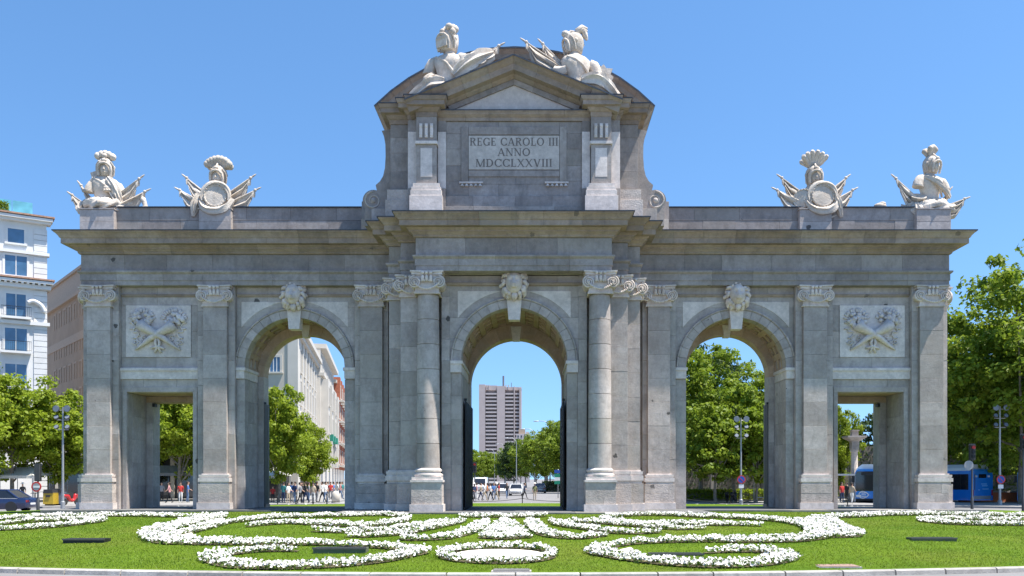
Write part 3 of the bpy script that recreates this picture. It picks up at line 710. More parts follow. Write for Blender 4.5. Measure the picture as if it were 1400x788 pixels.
# ---- free columns
for s in (1, -1):
    cx, cy = s*3.62, -2.33
    ped = MB().box(cx-.60, cx+.60, cy-.60, cy+.9, GZ+.3, 1.9).build('column_pedestal', M['mortar'], gate, world=True)
    for a, b in ((GZ+.3, 1.45), (1.45, 2.06)):
        for x0, x1 in ((cx-.64, cx+.1*s), (cx+.1*s, cx+.64)) if a < 1.2 else ((cx-.64, cx+.64),): fblock('pedestal_block', rect(x0, x1, a, b), cy-.64, .9, M['dado'], ped)
        for f_, e in ((XR, cx+.64), (XL, -(cx-.64))):
            pl = rect(cy-.62, cy+.6, a, b) if f_ is XR else rect(-cy-.6, -cy+.62, a, b); block('pedestal_block', pl, f_, e, .1, M['dado'], ped)
    MB().box(cx-.70, cx+.70, cy-.70, cy+.95, GZ, GZ+.302).build('plinth_block', M['lime'], ped)
    MB().box(cx-.68, cx+.68, cy-.68, cy+.9, 2.062, 2.16).box(cx-.62, cx+.62, cy-.62, cy+.8, 2.16, 2.28).build('column_base', M['lime'], gate, world=True)
    MB().lathe([(.60, 2.27), (.63, 2.33), (.62, 2.40), (.54, 2.43), (.52, 2.49), (.57, 2.51), (.58, 2.57), (.54, 2.61), (.50, 2.65)], 40, (cx, cy, 0)).build('column_base', M['lime'], gate, True, 50, True)
    sh = MB().lathe([(.42, 2.6), (.42, ZC)], 16, (cx, cy, 0)).build('column_shaft', M['mortar'], gate, world=True)
    zs = lin(2.64, ZC, 7)
    def rr(z):
        q = (z-2.64)/(ZC-2.64); return .495-.055*q**1.6
    for a, b in zip(zs, zs[1:]):
        MB().lathe([(rr(a)-.02, a+.004), (rr(a), a+.016), (rr((a+b)/2), (a+b)/2), (rr(b), b-.016), (rr(b)-.02, b-.004)], 40, (cx, cy, 0)).build('column_drum', M['granite'], sh, True, 40)

# ---- entablature
PATH = [(-19.46, YB), (-19.46, 0), (-5.43, 0), (-5.43, -1.4), (-4.84, -1.4), (-4.84, -2.0), (-4.09, -2.0), (-4.09, -2.8), (4.09, -2.8), (4.09, -2.0), (4.84, -2.0), (4.84, -1.4), (5.43, -1.4), (5.43, 0), (19.46, 0), (19.46, YB)]
ent = MB().box(-19.38, 19.38, .1, YB-.05, 12.9, 13.05).build('entablature', M['mortar'], gate, world=True)
sweep('architrave_block', PATH, [(-.6, 10.88), (0, 10.88), (0, 11.08), (.035, 11.09), (.035, 11.37), (.09, 11.41), (.13, 11.45), (.13, 11.515), (-.6, 11.515)], plan, M['upper'], ent, 1.75)
sweep('frieze_block', PATH, [(-.5, 11.53), (0, 11.53), (0, 12.24), (-.5, 12.24)], plan, M['upper'], ent, 1.9)
sweep('bed_mould_block', PATH, [(-.5, 12.255), (.05, 12.255), (.10, 12.30), (.10, 12.35), (.19, 12.43), (.25, 12.455), (.25, 12.51), (.33, 12.56), (.36, 12.60), (-.5, 12.60)], plan, M['cornice'], ent, 2.0)
sweep('cornice_block', PATH, [(-.5, 12.61), (.60, 12.61), (.60, 12.83), (.64, 12.85), (.68, 12.93), (.76, 13.02), (.82, 13.06), (.83, 13.12), (-.5, 13.16)], plan, M['cornice'], ent, 1.45)
sweep('lead_flashing', PATH, [(-.4, 13.17), (.845, 13.125), (.865, 13.105), (.87, 13.15), (-.4, 13.20)], plan, M['lead'], ent, 3.5, gap=.004)
sweep('rear_cornice', [(19.46, YB), (-19.46, YB)], [(-.5, 12.26), (.1, 12.26), (.6, 12.6), (.8, 13.1), (-.5, 13.16)], plan, M['cornice'], ent, 6)
# narrow mouldings under the architrave between the pilasters
for s in (1, -1):
    for a, b in ((7.25, 12.61), (14.33, 17.84)):
        sweep('taenia', [(a, .45), (b, .45)] if s > 0 else [(-b, .45), (-a, .45)], [(-.05, 10.44), (.05, 10.44), (.08, 10.50), (.08, 10.56), (-.05, 10.58)], plan, M['cornice'], ent, 1.8)
sweep('taenia', [(-3.1, -1.96), (3.1, -1.96)], [(-.1, 10.44), (.05, 10.44), (.08, 10.50), (.08, 10.56), (-.1, 10.58)], plan, M['cornice'], ent, 1.8)
# ---- parapet over the wings
for s in (1, -1):
    par = MB().box(*sorted((s*5.4, s*19.0)), .75, 1.8, 13.05, 14.5).build('parapet', M['mortar'], gate, world=True)
    courses('parapet_block', 6.6, 19.0, [13.1, 13.98], .67, .4, M['upper'], par, s, L=1.9); courses('parapet_block', 5.9, 19.0, [13.98, 14.56], .66, .5, M['upper'], par, s, L=2.1)
    sweep('lead_flashing', [(6.0, .65), (19.15, .65)] if s > 0 else [(-19.15, .65), (-6.0, .65)], [(-1.3, 14.57), (.05, 14.57), (.06, 14.55), (.065, 14.60), (-1.3, 14.62)], plan, M['lead'], par, 3)
    for xc, w_ in ((18.95, 1.55), (13.6, 1.45)):
        p = MB().box(*sorted((s*(xc-w_/2+.03), s*(xc+w_/2-.03))), .45, 1.9, 13.1, 14.36).build('statue_pedestal', M['mortar'], gate, world=True)
        courses('pedestal_block', xc-w_/2, xc+w_/2, [13.1, 13.85, 14.40], .40, .6, M['granite'], p, s, L=9)
        for f_, e in ((XR, s*xc+w_/2), (XL, -(s*xc-w_/2))):
            pl = rect(.41, 1.9, 13.1, 14.40) if f_ is XR else rect(-1.9, -.41, 13.1, 14.40); block('pedestal_block', pl, f_, e, .1, M['granite'], p)
        MB().box(*sorted((s*(xc-w_/2-.03), s*(xc+w_/2+.03))), .36, 1.95, 14.402, 14.46).build('pedestal_cap', M['granite'], p)
    # stepped blocks against the attic
    for x0, x1, y, z1 in ((5.4, 6.7, -.35, 13.95), (5.4, 6.35, -.95, 14.35), (5.4, 6.95, .35, 14.75)):
        fblock('parapet_block', rect(x0, x1, 13.1, z1), y, 1.2, M['upper'], par, s)

# ---- attic
att = MB().box(-5.2, 5.2, -1.85, 3.0, 13.0, 17.6).box(-4.3, 4.3, -2.36, -1.8, 13.0, 17.6).build('attic', M['mortar'], gate, world=True)
zA = [14.08, 14.75, 15.4, 16.1, 16.75, 17.25]
courses('attic_block', -3.2, 3.2, [13.1, 13.62], -2.62, .4, M['upper'], att, L=1.7); courses('attic_block', -3.2, 3.2, [13.62, 14.08], -2.54, .3, M['upper'], att, L=1.5)
courses('attic_block', -2.96, -1.9, zA, -2.40, .3, M['upper'], att, L=1.2); courses('attic_block', 1.9, 2.96, zA, -2.40, .3, M['upper'], att, L=1.2)
courses('attic_block', -1.9, 1.9, [14.08, 14.62, 15.22], -2.40, .3, M['upper'], att, L=1.4); courses('attic_block', -1.9, 1.9, [16.64, 17.25], -2.40, .3, M['upper'], att, L=1.3)
# eared frame round the inscription with its little drops
fr_ = [rect(-2.22, -1.92, 14.72, 17.02), rect(1.92, 2.22, 14.72, 17.02), rect(-1.915, 1.915, 16.68, 17.02), rect(-1.915, 1.915, 14.92, 15.18)]
for p in fr_: fblock('inscription_frame', p, -2.46, .1, M['upper'], att, gap=.01)
for s in (1, -1):
    fblock('inscription_frame', rect(1.3, 2.3, 14.64, 14.715), -2.47, .1, M['lime'], att, s, gap=0)
    for k in range(5):
        x = s*(1.42+k*.19); MB().lathe([(.085, 0), (.03, .10)], 6, (x, -2.45, 14.52)).build('drop', M['lime'], att)
ins = MB().box(-1.905, 1.905, -2.455, -2.35, 15.22, 16.64).build('inscription_panel', M['marble'], gate, world=True)
# carved capitals, drawn from strokes: each glyph is a list of polygons in a unit box
def glyph(ch):
    S, T, SE = .15, .075, .035                      # thick stem, thin stroke, serif height
    def st(x, w=S, z0=0, z1=1): return [rect(x-w/2, x+w/2, z0, z1)]
    def sf(x, z, w=.17): return [rect(x-w, x+w, z, z+SE)]
    def diag(x0, z0, x1, z1, w): return [[(x0-w/2, z0), (x0+w/2, z0), (x1+w/2, z1), (x1-w/2, z1)]]
    def ring(cx, cz, rx, rz, a0, a1, wt, n=14):
        o = []
        for i in range(n):
            q0, q1 = R(a0+(a1-a0)*i/n), R(a0+(a1-a0)*(i+1)/n); P = []
            for q, k in ((q0, 1), (q1, 1), (q1, 0), (q0, 0)):
                th = (T+(wt-T)*abs(math.cos(q)))*(0 if k else 1); P.append((cx+(rx-th)*math.cos(q), cz+(rz-th*.9)*math.sin(q)))
            o.append(ccw(P))
        return o
    if ch == 'I': return .34, st(.17)+sf(.17, 0)+sf(.17, 1-SE)
    if ch == 'E': return .66, st(.17)+[rect(.06, .6, 0, T), rect(.06, .58, 1-T, 1), rect(.2, .48, .48, .48+T), rect(.555, .6, 0, .26), rect(.535, .58, .78, 1)]
    if ch == 'L': return .64, st(.17)+sf(.17, 1-SE)+[rect(.04, .6, 0, T), rect(.55, .6, 0, .28)]
    if ch == 'R': return .78, st(.17)+sf(.17, 0)+[rect(.04, .42, 1-T, 1), rect(.2, .42, .46, .46+T)]+ring(.40, .765, .27, .235, -90, 90, S)+diag(.66, 0, .42, .5, S)+sf(.70, 0, .09)
    if ch == 'D': return .84, st(.17)+[rect(.04, .42, 1-T, 1), rect(.04, .42, 0, T)]+ring(.36, .5, .43, .5, -90, 90, S)
    if ch == 'O': return .92, ring(.46, .5, .43, .51, 0, 360, S, 26)
    if ch == 'C': return .82, ring(.46, .5, .43, .51, 42, 318, S, 20)+[rect(.74, .79, .66, .96), rect(.74, .79, .04, .3)]
    if ch == 'G': return .86, ring(.46, .5, .43, .51, 42, 318, S, 20)+[rect(.74, .79, .66, .96), rect(.66, .80, .03, .42), rect(.56, .86, .4, .4+SE)]
    if ch == 'A': return .84, diag(.10, 0, .40, 1, T)+diag(.72, 0, .42, 1, S)+[rect(.22, .6, .3, .3+T*.8)]+sf(.10, 0, .12)+sf(.72, 0, .14)
    if ch == 'V': return .82, diag(.42, 0, .12, 1, S)+diag(.42, 0, .70, 1, T)+sf(.12, 1-SE, .14)+sf(.70, 1-SE, .12)
    if ch == 'N': return .86, st(.14, T)+st(.72, T)+diag(.70, 0, .14, 1, S)+sf(.14, 0, .11)+sf(.10, 1-SE, .11)+sf(.72, 1-SE, .12)
    if ch == 'M': return 1.04, st(.12, T)+st(.90, S)+diag(.50, 0, .14, 1, S)+diag(.50, 0, .88, 1, T)+sf(.12, 0, .11)+sf(.90, 0, .15)+sf(.92, 1-SE, .12)+sf(.1, 1-SE, .1)
    if ch == 'X': return .82, diag(.70, 0, .12, 1, S)+diag(.10, 0, .70, 1, T)+sf(.10, 0, .12)+sf(.70, 0, .12)+sf(.12, 1-SE, .12)+sf(.70, 1-SE, .11)
    return .36, []
def line(txt, cx, z, h, width):
    tot = sum(glyph(c)[0]+.07 for c in txt)-.07; k = width/tot; x = cx-width/2
    for i, c in enumerate(txt):
        wd, polys = glyph(c)
        b = MB()
        for q, p in enumerate(polys): b.prism([(x+px*k, z+pz*h) for px, pz in ccw(p)], -2.4625-.0012*(q % 5), -2.44)
        if polys: b.build('letter', M['letter'], ins)
        x += (wd+.07)*k
line('REGE CAROLO III', 0, 16.22, .33, 3.72); line('ANNO', 0, 15.79, .32, 1.38); line('MDCCLXXVIII', 0, 15.33, .33, 3.22)
for s in (1, -1):
    # pedestals and pilasters of the attic
    p = MB().box(*sorted((s*2.99, s*4.31)), -2.9, -2.3, 13.0, 13.9).build('attic_pedestal', M['mortar'], gate, world=True)
    fblock('pedestal_block', rect(2.96, 4.34, 13.1, 13.98), -2.95, .6, M['lime'], p, s); fblock('pedestal_block', rect(3.0, 4.30, 13.98, 14.22), -2.91, .5, M['lime'], p, s)
    for f_ in (1, -1):
        e = s*3.65+f_*.69; fr = XR if f_ > 0 else XL
        block('pedestal_block', rect(-2.94, -2.3, 13.1, 13.98) if f_ > 0 else rect(2.3, 2.94, 13.1, 13.98), fr, e if f_ > 0 else -e, .08, M['dado'], p)
    MB().box(*sorted((s*3.04, s*4.26)), -2.87, -2.3, 14.222, 14.36).build('pedestal_cap', M['lime'], p); MB().box(*sorted((s*3.10, s*4.20)), -2.84, -2.3, 14.36, 14.52).build('pedestal_cap', M['lime'], p)
    pil = MB().box(*sorted((s*3.25, s*4.04)), -2.74, -2.3, 14.5, 17.3).build('attic_pilaster', M['mortar'], gate, world=True)
    courses('pilaster_block', 3.22, 4.07, [14.523, 15.25, 16.15], -2.78, .4, M['upper'], pil, s, L=9)
    fblock('pilaster_panel', rect(3.40, 3.89, 14.80, 16.0), -2.795, .05, M['lime'], pil, s, gap=0)
    fblock('pilaster_block', rect(3.22, 4.07, 16.15, 17.32), -2.78, .4, M['upper'], pil, s)
    MB().box(*sorted((s*3.18, s*4.11)), -2.86, -2.4, 16.16, 16.28).build('pilaster_cap', M['lime'], pil)
    for k in range(3):
        x = s*(3.42+.225*k); b = MB().box(x-.06, x+.06, -2.86, -2.7, 16.42, 17.0); b.ball((x, -2.85, 16.90), (.07, .05, .08), 8, 5); b.ball((x, -2.85, 16.52), (.045, .04, .06), 8, 5)
        b.build('triglyph_drop', M['lime'], pil)
    for a, b in ((4.09, 4.46), (2.86, 3.2)):
        fblock('side_panel', rect(a, b, 14.4, 16.8), -2.50, .3, M['lime'], att, s); fblock('attic_block', rect(a, b, 13.1, 14.38), -2.62, .5, M['upper'], att, s); fblock('attic_block', rect(a, b, 16.82, 17.3), -2.46, .3, M['upper'], att, s)
    courses('attic_block', 4.48, 5.28, [14.5, 15.3, 16.1, 16.75, 17.3], -1.95, .4, M['upper'], att, s, L=9)
    fblock('pedestal_block', rect(4.36, 5.45, 13.1, 14.0), -2.3, .7, M['dado'], att, s); fblock('pedestal_block', rect(4.36, 5.38, 14.0, 14.46), -2.2, .7, M['dado'], att, s)
    for a, b in zip([14.0, 15.1, 16.2, 17.3], [15.1, 16.2, 17.3]):
        for y0, y1 in ((-1.94, -.2), (-.2, 1.6), (1.6, 3.0)): block('attic_block', rect(y0, y1, a, b) if s > 0 else rect(-y1, -y0, a, b), XR if s > 0 else XL, 5.28, .2, M['upper'], att)
    # scroll buttress on the flank of the attic
    O = [(5.2, 13.1), (6.45, 13.1), (6.45, 13.75)]
    cxv, czv, rv = 6.08, 14.20, .46
    O += [(cxv+rv*math.cos(q), czv+rv*math.sin(q)) for q in [R(-45+i*14) for i in range(12)]]
    O += [(5.98, 14.86), (5.80, 15.02), (5.66, 15.25), (5.58, 15.6), (5.55, 16.1), (5.56, 16.6), (5.62, 16.95), (5.72, 17.2), (5.2, 17.3)]
    sc = MB().prism(ccw(mir(O, s)), -1.55, -.25).build('scroll_buttress', M['upper'], gate, world=True)
    for y0 in (-1.55,):
        pts = [(s*(cxv+(rv-.06)*(1-q/17)*math.cos(R(90)-q*.75)), y0, czv+(rv-.06)*(1-q/17)*math.sin(R(90)-q*.75)) for q in [k*.5 for k in range(30)]]
        MB().tube(pts, [.05*(1-k/40) for k in range(30)], 8).build('scroll_volute', M['granite'], sc, True)
        MB().ball((s*cxv, y0, czv), (.12, .08, .12), 10, 6).build('scroll_eye', M['granite'], sc, True)
    # big plain scroll blocks stacked at its foot
    for x0, x1, z0, z1, y in ((5.45, 6.1, 13.1, 13.75, -1.9), (6.1, 6.75, 13.1, 13.62, -.8)): fblock('buttress_block', rect(x0, x1, z0, z1), y, .8, M['granite'], sc, s)
# attic cornice, breaking forward over the pilasters
AP = [(-5.28, 3.0), (-5.28, -1.95), (-4.46, -1.95), (-4.46, -2.46), (-4.07, -2.46), (-4.07, -2.78), (-3.22, -2.78), (-3.22, -2.46), (3.22, -2.46), (3.22, -2.78), (4.07, -2.78), (4.07, -2.46), (4.46, -2.46), (4.46, -1.95), (5.28, -1.95), (5.28, 3.0)]
ac = MB().box(-5.2, 5.2, -1.8, 2.95, 17.25, 17.62).box(-5.2, 5.2, -1.0, 2.95, 17.62, 18.05).build('attic_entablature', M['mortar'], gate, world=True)
AL = AP[:7]+[(-3.22, -2.1)]; AR = [(-x, y) for x, y in AL[::-1]]
for s in (1, -1): MB().box(*sorted((s*3.24, s*4.4)), -2.44, -1.0, 17.26, 18.05).build('cornice_core', M['mortar'], ac)
for pth in (AL, AR):
    sweep('attic_cornice_block', pth, [(-.3, 17.31), (.02, 17.31), (.02, 17.50), (.06, 17.52), (.14, 17.60), (.16, 17.66), (.36, 17.68), (.36, 17.86), (.40, 17.88), (.44, 17.97), (.45, 18.03), (-.3, 18.06)], plan, M['cornice'], ac, 1.3)
    sweep('lead_flashing', pth, [(-.3, 18.065), (.46, 18.04), (.475, 18.025), (.48, 18.065), (-.3, 18.09)], plan, M['lead'], ac, 3)
CPT = [(-3.2, -2.42), (3.2, -2.42)]
sweep('attic_cornice_block', CPT, [(-.3, 17.26), (.05, 17.26), (.05, 17.40), (.09, 17.42), (.18, 17.50), (.20, 17.56), (.24, 17.58), (.24, 17.63), (-.3, 17.65)], plan, M['cornice'], ac, 1.15)
sweep('lead_flashing', CPT, [(-.3, 17.655), (.25, 17.635), (.265, 17.62), (.27, 17.66), (-.3, 17.68)], plan, M['lead'], ac, 3)
# triangular pediment
ped = MB().prism([(-3.3, 17.66), (3.3, 17.66), (3.3, 18.0), (0, 19.3), (-3.3, 18.0)], -2.30, -1.2).build('pediment', M['granite'], gate, world=True)
MB().prism([(-2.72, 17.70), (2.72, 17.70), (0, 18.86)], -2.36, -2.29).build('tympanum_panel', M['lime'], ped)
RP = [(-4.50, 17.82), (0, 19.66), (4.50, 17.82)]
xz = lambda u, v, w_: (u, w_, v)
sweep('raking_cornice_block', RP, [(-.58, -1.6), (-.58, -2.50), (-.50, -2.62), (-.46, -2.66), (-.44, -3.0), (-.22, -3.02), (-.14, -3.12), (-.04, -3.22), (-.015, -3.26), (-.015, -1.6)], xz, M['cornice'], ped, 1.25, side=1)
sweep('lead_flashing', RP, [(-.01, -1.6), (-.01, -3.28), (-.03, -3.30), (.03, -3.30), (.035, -1.6)], xz, M['lead'], ped, 2.4, side=1, gap=.004)
sweep('soffit_block', [(-3.0, 18.43), (0, 19.66), (3.0, 18.43)], [(-.80, -1.6), (-.80, -2.46), (-.585, -2.46), (-.585, -1.6)], xz, M['upper'], ped, 1.1, side=1)
# segmental gable behind it
RS, ZS = 8.52, 12.43; hA = math.asin(6.09/RS)
arcp = [(RS*math.sin(-hA+2*hA*i/14), ZS+RS*math.cos(-hA+2*hA*i/14)) for i in range(15)]
seg = MB().prism(ccw([(-5.3, 18.1), (5.3, 18.1)]+[(.93*x, z-.33) for x, z in arcp[::-1] if z-.33 > 18.12]), -.7, 3.0).build('segmental_gable', M['granite'], gate, world=True)
sweep('segmental_cornice_block', arcp, [(-.55, 3.2), (-.55, -.72), (-.42, -.82), (-.40, -1.06), (-.2, -1.08), (-.1, -1.18), (-.02, -1.24), (-.02, 3.2)], xz, M['cornice'], seg, 9, side=1)
sweep('lead_flashing', arcp, [(-.015, 3.2), (-.015, -1.26), (-.05, -1.28), (.03, -1.28), (.04, 3.2)], xz, M['lead'], seg, 9, side=1, gap=.002)
# ---- iron gate leaves folded back against the passages
for s in (1, -1):
    def leaf(x, y0, y1, z1, mat):
        o = MB().box(x-.02, x+.02, y0, y1, GZ+.05, z1)
        return o.build('gate_leaf', mat, gate, world=True)
    for x, y0, y1, z1, mt in ((s*2.135, -1.2, 3.15, 5.6, M['iron']), (s*11.97, 2.45, 3.15, 5.75, M['bronze']), (s*8.03, 2.45, 3.15, 5.75, M['bronze'])):
        lf = leaf(x, y0, y1, z1, mt)
        for k in range(int((y1-y0)/.14)): MB().box(x-.032, x+.032, y0+.05+k*.14, y0+.085+k*.14, GZ+.05, z1-.02).build('bar', mt, lf)
        MB().box(x-.06, x+.06, y0, y0+.14, z1, z1+.10).build('hinge', M['iron'], lf)
    for x in (17.2, 15.0): MB().box(*sorted((s*x-.06, s*x+.06)), 2.32, 2.6, 5.62, 5.78).build('hinge', M['iron'], wall)
# ================================================================== CARVING ON THE GATE
def part_at(name, me, x, y, z, parent=None, rz=0):
    o = bpy.data.objects.new(name, me); link(o, parent or gate); o.location = Vector((x, y, z))-gate.location; o.rotation_euler = (0, 0, rz); return o
# ---- capitals: origin at the bottom centre of the shaft face, looking to -Y
def capital_meshes(hw, dep, ionic_depth):
    H = ZT-ZC-.004
    body = MB(); body.box(-hw-.02, hw+.02, -.02, dep, 0, H-.14); body.box(-hw-.07, hw+.07, -.07, dep, 0, .05); body.box(-hw-.04, hw+.04, -.05, dep, .06, .10)
    ab = MB(); W = hw+.17; n = 12                    # abacus with hollow front
    for z0, z1, e in ((H-.17, H-.07, 0), (H-.065, H, .05)):
        P = [(-W-e, -.12-e)]+[(-W-e+(2*W+2*e)*i/n, -.14-e+.10*(1-(2*i/n-1)**2)) for i in range(1, n)]+[(W+e, -.12-e), (W+e, dep), (-W-e, dep)]
        k = len(P); ab.add([(x, y, z0) for x, y in P]+[(x, y, z1) for x, y in P], [tuple(range(k))[::-1], tuple(range(k, 2*k))]+[(i, (i+1) % k, (i+1) % k+k, i+k) for i in range(k)])
    vol = []
    for s in (1, -1):
        v = MB(); cx, cz, r = s*(hw+.03), .48, .25
        v.tube([(cx, -.07, cz), (cx, dep, cz)], r*.93, 18)
        pts, rd = [], []
        for i in range(46):
            q = i/45; an = R(90)-s*q*2.6*2*math.pi; rr_ = r*(1-.83*q); pts.append((cx+rr_*math.cos(an), -.10-.07*q, cz+rr_*math.sin(an))); rd.append(.042*(1-.5*q))
        v.tube(pts, rd, 6); v.ball((cx, -.16, cz), (.05, .06, .05), 8, 5)
        vol.append(v)
    fe = MB()                                        # husk garland between the eyes of the volutes
    for i in range(15):
        q = i/14*2-1; fe.ball((q*(hw+.02), -.17-.02*(1-q*q), .40-.22*(1-q*q)), (.05, .045, .045+.015*(i % 2)), 7, 5)
    sh = MB()                                        # three leaves and rosettes in the middle
    for i, x in enumerate((-.17, 0, .17)):
        sh.ball((x, -.12, H-.32), (.075, .05, .15), 8, 6); sh.ball((x, -.16, H-.10), (.075, .06, .07), 8, 5)
    for i in range(7):
        x = -.30+.1*i; sh.ball((x, -.1, H-.42), (.045, .05, .06), 7, 5)
    return body, ab, vol, fe, sh
def make_capital(hw, dep):
    body, ab, vol, fe, sh = capital_meshes(hw, dep, .3); c = M['carved']
    return (body.mesh('capital', c), ab.mesh('abacus', c), [v.mesh('volute', c, True, 45) for v in vol], fe.mesh('garland', c, True), sh.mesh('leaf_rosette', c, True))
def put_capital(me, x, y, z, rz=0):
    o = part_at('capital', me[0], x, y, z, None, rz)
    for nm, m_ in (('abacus', me[1]), ('volute', me[2][0]), ('volute', me[2][1]), ('garland', me[3]), ('leaf_rosette', me[4])): link(bpy.data.objects.new(nm, m_), o)
pc = make_capital(.53, .3); cc = make_capital(.47, 1.0); sc_ = make_capital(.42, .4)
for s in (1, -1):
    for x in (18.68, 13.46, 6.45): put_capital(pc, s*x, 0, ZC)
    put_capital(pc, s*19.58, 1.02, ZC, s*R(90))
    put_capital(cc, s*3.62, -2.78, ZC); put_capital(sc_, s*4.42, -2.0, ZC); put_capital(sc_, s*5.05, -1.4, ZC)
    put_capital(sc_, s*5.43, -.75, ZC, s*R(90))
# ---- lion keystones
def lion_meshes():
    key = MB().add([(-.24, -.02, -.55), (.24, -.02, -.55), (.33, -.02, .5), (-.33, -.02, .5), (-.24, .5, -.55), (.24, .5, -.55), (.33, .5, .5), (-.33, .5, .5)],
                   [(0, 1, 2, 3), (7, 6, 5, 4), (1, 5, 6, 2), (4, 0, 3, 7), (0, 4, 5, 1), (3, 2, 6, 7)])
    key.prism([(-.29, .50), (.29, .50), (.25, .36), (-.25, .36)][::-1], -.1, -.02)
    hd = MB()
    def lf(p, d):                                    # eye hollows, cheeks and a broad muzzle pushed out of one egg
        x, z = d.x, d.z; fr = max(0, -d.y); k = 1.0
        for s in (1, -1): k -= .36*fr*math.exp(-((x-s*.38)**2+(z-.20)**2)/.02); k += .16*fr*math.exp(-((x-s*.32)**2+(z-.46)**2)/.02)
        k += .62*fr**3*math.exp(-(x*x/.10+(z+.38)**2/.10)); k += .16*fr*math.exp(-(x*x/.02+(z-.05)**2/.12)); k -= .34*fr*math.exp(-(x*x/.06+(z+.60)**2/.007)); k -= .10*fr*math.exp(-(x*x/.004+(z+.45)**2/.02))
        return p*k
    hd.ball((0, -.20, .98), (.36, .34, .47), 36, 30, fn=lf)
    hd.ball((0, -.665, .86), (.085, .05, .05), 10, 7)
    for s in (1, -1):
        hd.ball((s*.31, -.2, 1.33), (.09, .07, .10), 10, 7)
    mane = MB(); rr_ = random.Random(5)
    for ring, (n, r0, r1, y) in enumerate(((20, .36, .60, -.06), (17, .37, .54, -.16))):
        for k in range(n):
            a = 2*math.pi*(k+.5*ring)/n+rr_.uniform(-.08, .08); c_, s_ = math.cos(a), math.sin(a); r2 = r1*rr_.uniform(.88, 1.08); tw = rr_.uniform(-.3, .3)-(.25 if c_ > 0 else -.25)
            p = [(c_*r0*.9, y-.06, .95+s_*r0*1.1), (math.cos(a+.2*tw)*(r0+r2)/2, y-.10, .95+math.sin(a+.2*tw)*(r0+r2)/2*1.1), (math.cos(a+.6*tw)*r2*.93, y-.05, .95+math.sin(a+.6*tw)*r2*1.1), (math.cos(a+tw)*r2, y+.02, .95+math.sin(a+tw)*r2*1.12)]
            mane.tube(p, [.07, .095, .085, .025], 7)
    return key.mesh('keystone', M['lime']), hd.mesh('lion_head', M['carved'], True), mane.mesh('mane', M['carved'], True)
lk = lion_meshes()
for x, y in ((10, .33), (-10, .33), (0, -2.05)):
    k = part_at('keystone', lk[0], x, y, 9.52); h = link(bpy.data.objects.new('lion_head', lk[1]), k); link(bpy.data.objects.new('mane', lk[2]), h)
# ---- crossed horns of plenty over the doorways
def horn_relief(seed):
    rr_ = random.Random(seed); pn = MB().box(-1.47, 1.47, 0, .2, -1.17, 1.17).mesh('relief_panel', M['lime'])
    parts = []
    for s in (1, -1):
        b = MB(); P = [(s*1.02, -.06, -.86), (s*.72, -.09, -.66), (s*.30, -.12, -.34), (-s*.12, -.13, -.10), (-s*.50, -.13, .10), (-s*.74, -.12, .30)]
        b.tube(P, [.03, .07, .12, .165, .21, .29], 14, cor=lambda t_, a: 1+.05*math.cos(16*t_*6)); parts.append(('horn', b))
        f = MB(); cx, cz = -s*.72, .42
        for k in range(26):
            a, q = rr_.uniform(0, 2*math.pi), math.sqrt(rr_.random()); x, z = cx+.44*q*math.cos(a), cz+.10+.30*q*math.sin(a)
            r = rr_.uniform(.07, .125); f.ball((x, -.08-.06*(1-q), z), (r, r*.9, r), 8, 6)
        for k in range(13):
            a = R(10+160*k/12)+rr_.uniform(-.1, .1); x, z = cx+.50*math.cos(a), cz+.08+.44*math.sin(a)
            f.ball((x, -.03, z), (.13, .035, .055), 7, 4, Matrix.Rotation(-a, 3, 'Y'))
        parts.append(('fruit', f))
        rb = MB()                                    # ribbons and tendrils
        for k in range(3):
            x0, z0 = s*(.85+.15*k), -.55+.42*k; pts = [(x0+s*.13*math.sin(j*.9+k), -.03, z0-.0+.055*j-.25+.06*math.cos(j*1.3)) for j in range(12)]; rb.tube(pts, [.035]*11+[.015], 6)
        for k in range(4):
            cx2, cz2 = s*(.42+.2*k), -.42+.16*(k % 2)-.08*k; pts = [(cx2+(.13-.009*j)*math.cos(j*.75+k), -.03, cz2+(.13-.009*j)*math.sin(j*.75+k)) for j in range(12)]; rb.tube(pts, .03, 6)
        parts.append(('ribbon', rb))
    bow = MB().ball((0, -.2, -.18), (.12, .1, .15), 10, 7)
    for s in (1, -1): bow.tube([(s*.04, -.1, -.3), (s*.10, -.09, -.55), (s*.03, -.06, -.75), (s*.14, -.04, -.98)], [.06, .07, .06, .05], 7)
    bow.tube([(-.3, -.06, -.78), (0, -.08, -.70), (.3, -.06, -.80)], .06, 7); parts.append(('bow', bow))
    return pn, [(n, b.mesh(n, M['lime'], True)) for n, b in parts]
for s in (1, -1):
    pn, ps = horn_relief(3+s); o = part_at('relief_panel', pn, s*16.165, .41, 8.89)
    for n, m_ in ps: link(bpy.data.objects.new(n, m_), o).scale = (1, 1.2, 1)

# ================================================================== STATUES
def loft(b, secs, n=18, c=(0, 0, 0), M3=None, fn=None):   # (z, rx, ry, yoff)
    c = Vector(c); M3 = M3 or Matrix.Identity(3); vs = []
    for z, rx, ry, yo in secs:
        for j in range(n):
            a = 2*math.pi*j/n; k = fn(z, a) if fn else 1
            vs.append(c+M3 @ Vector((rx*k*math.cos(a), yo+ry*k*math.sin(a), z)))
    k = len(secs); fs = [(i*n+j, i*n+(j+1) % n, (i+1)*n+(j+1) % n, (i+1)*n+j) for i in range(k-1) for j in range(n)]+[tuple(range(n-1, -1, -1)), tuple((k-1)*n+j for j in range(n))]
    b.add(vs, fs); return b
def s_part(root, name, b, loc=(0, 0, 0), rz=0, ry=0, sc=1, parent=None, ang=55):
    o = b.build(name, M['statue'], parent or root, True, ang); o.location = loc; o.rotation_euler = (0, ry, rz); o.scale = (sc,)*3; return o
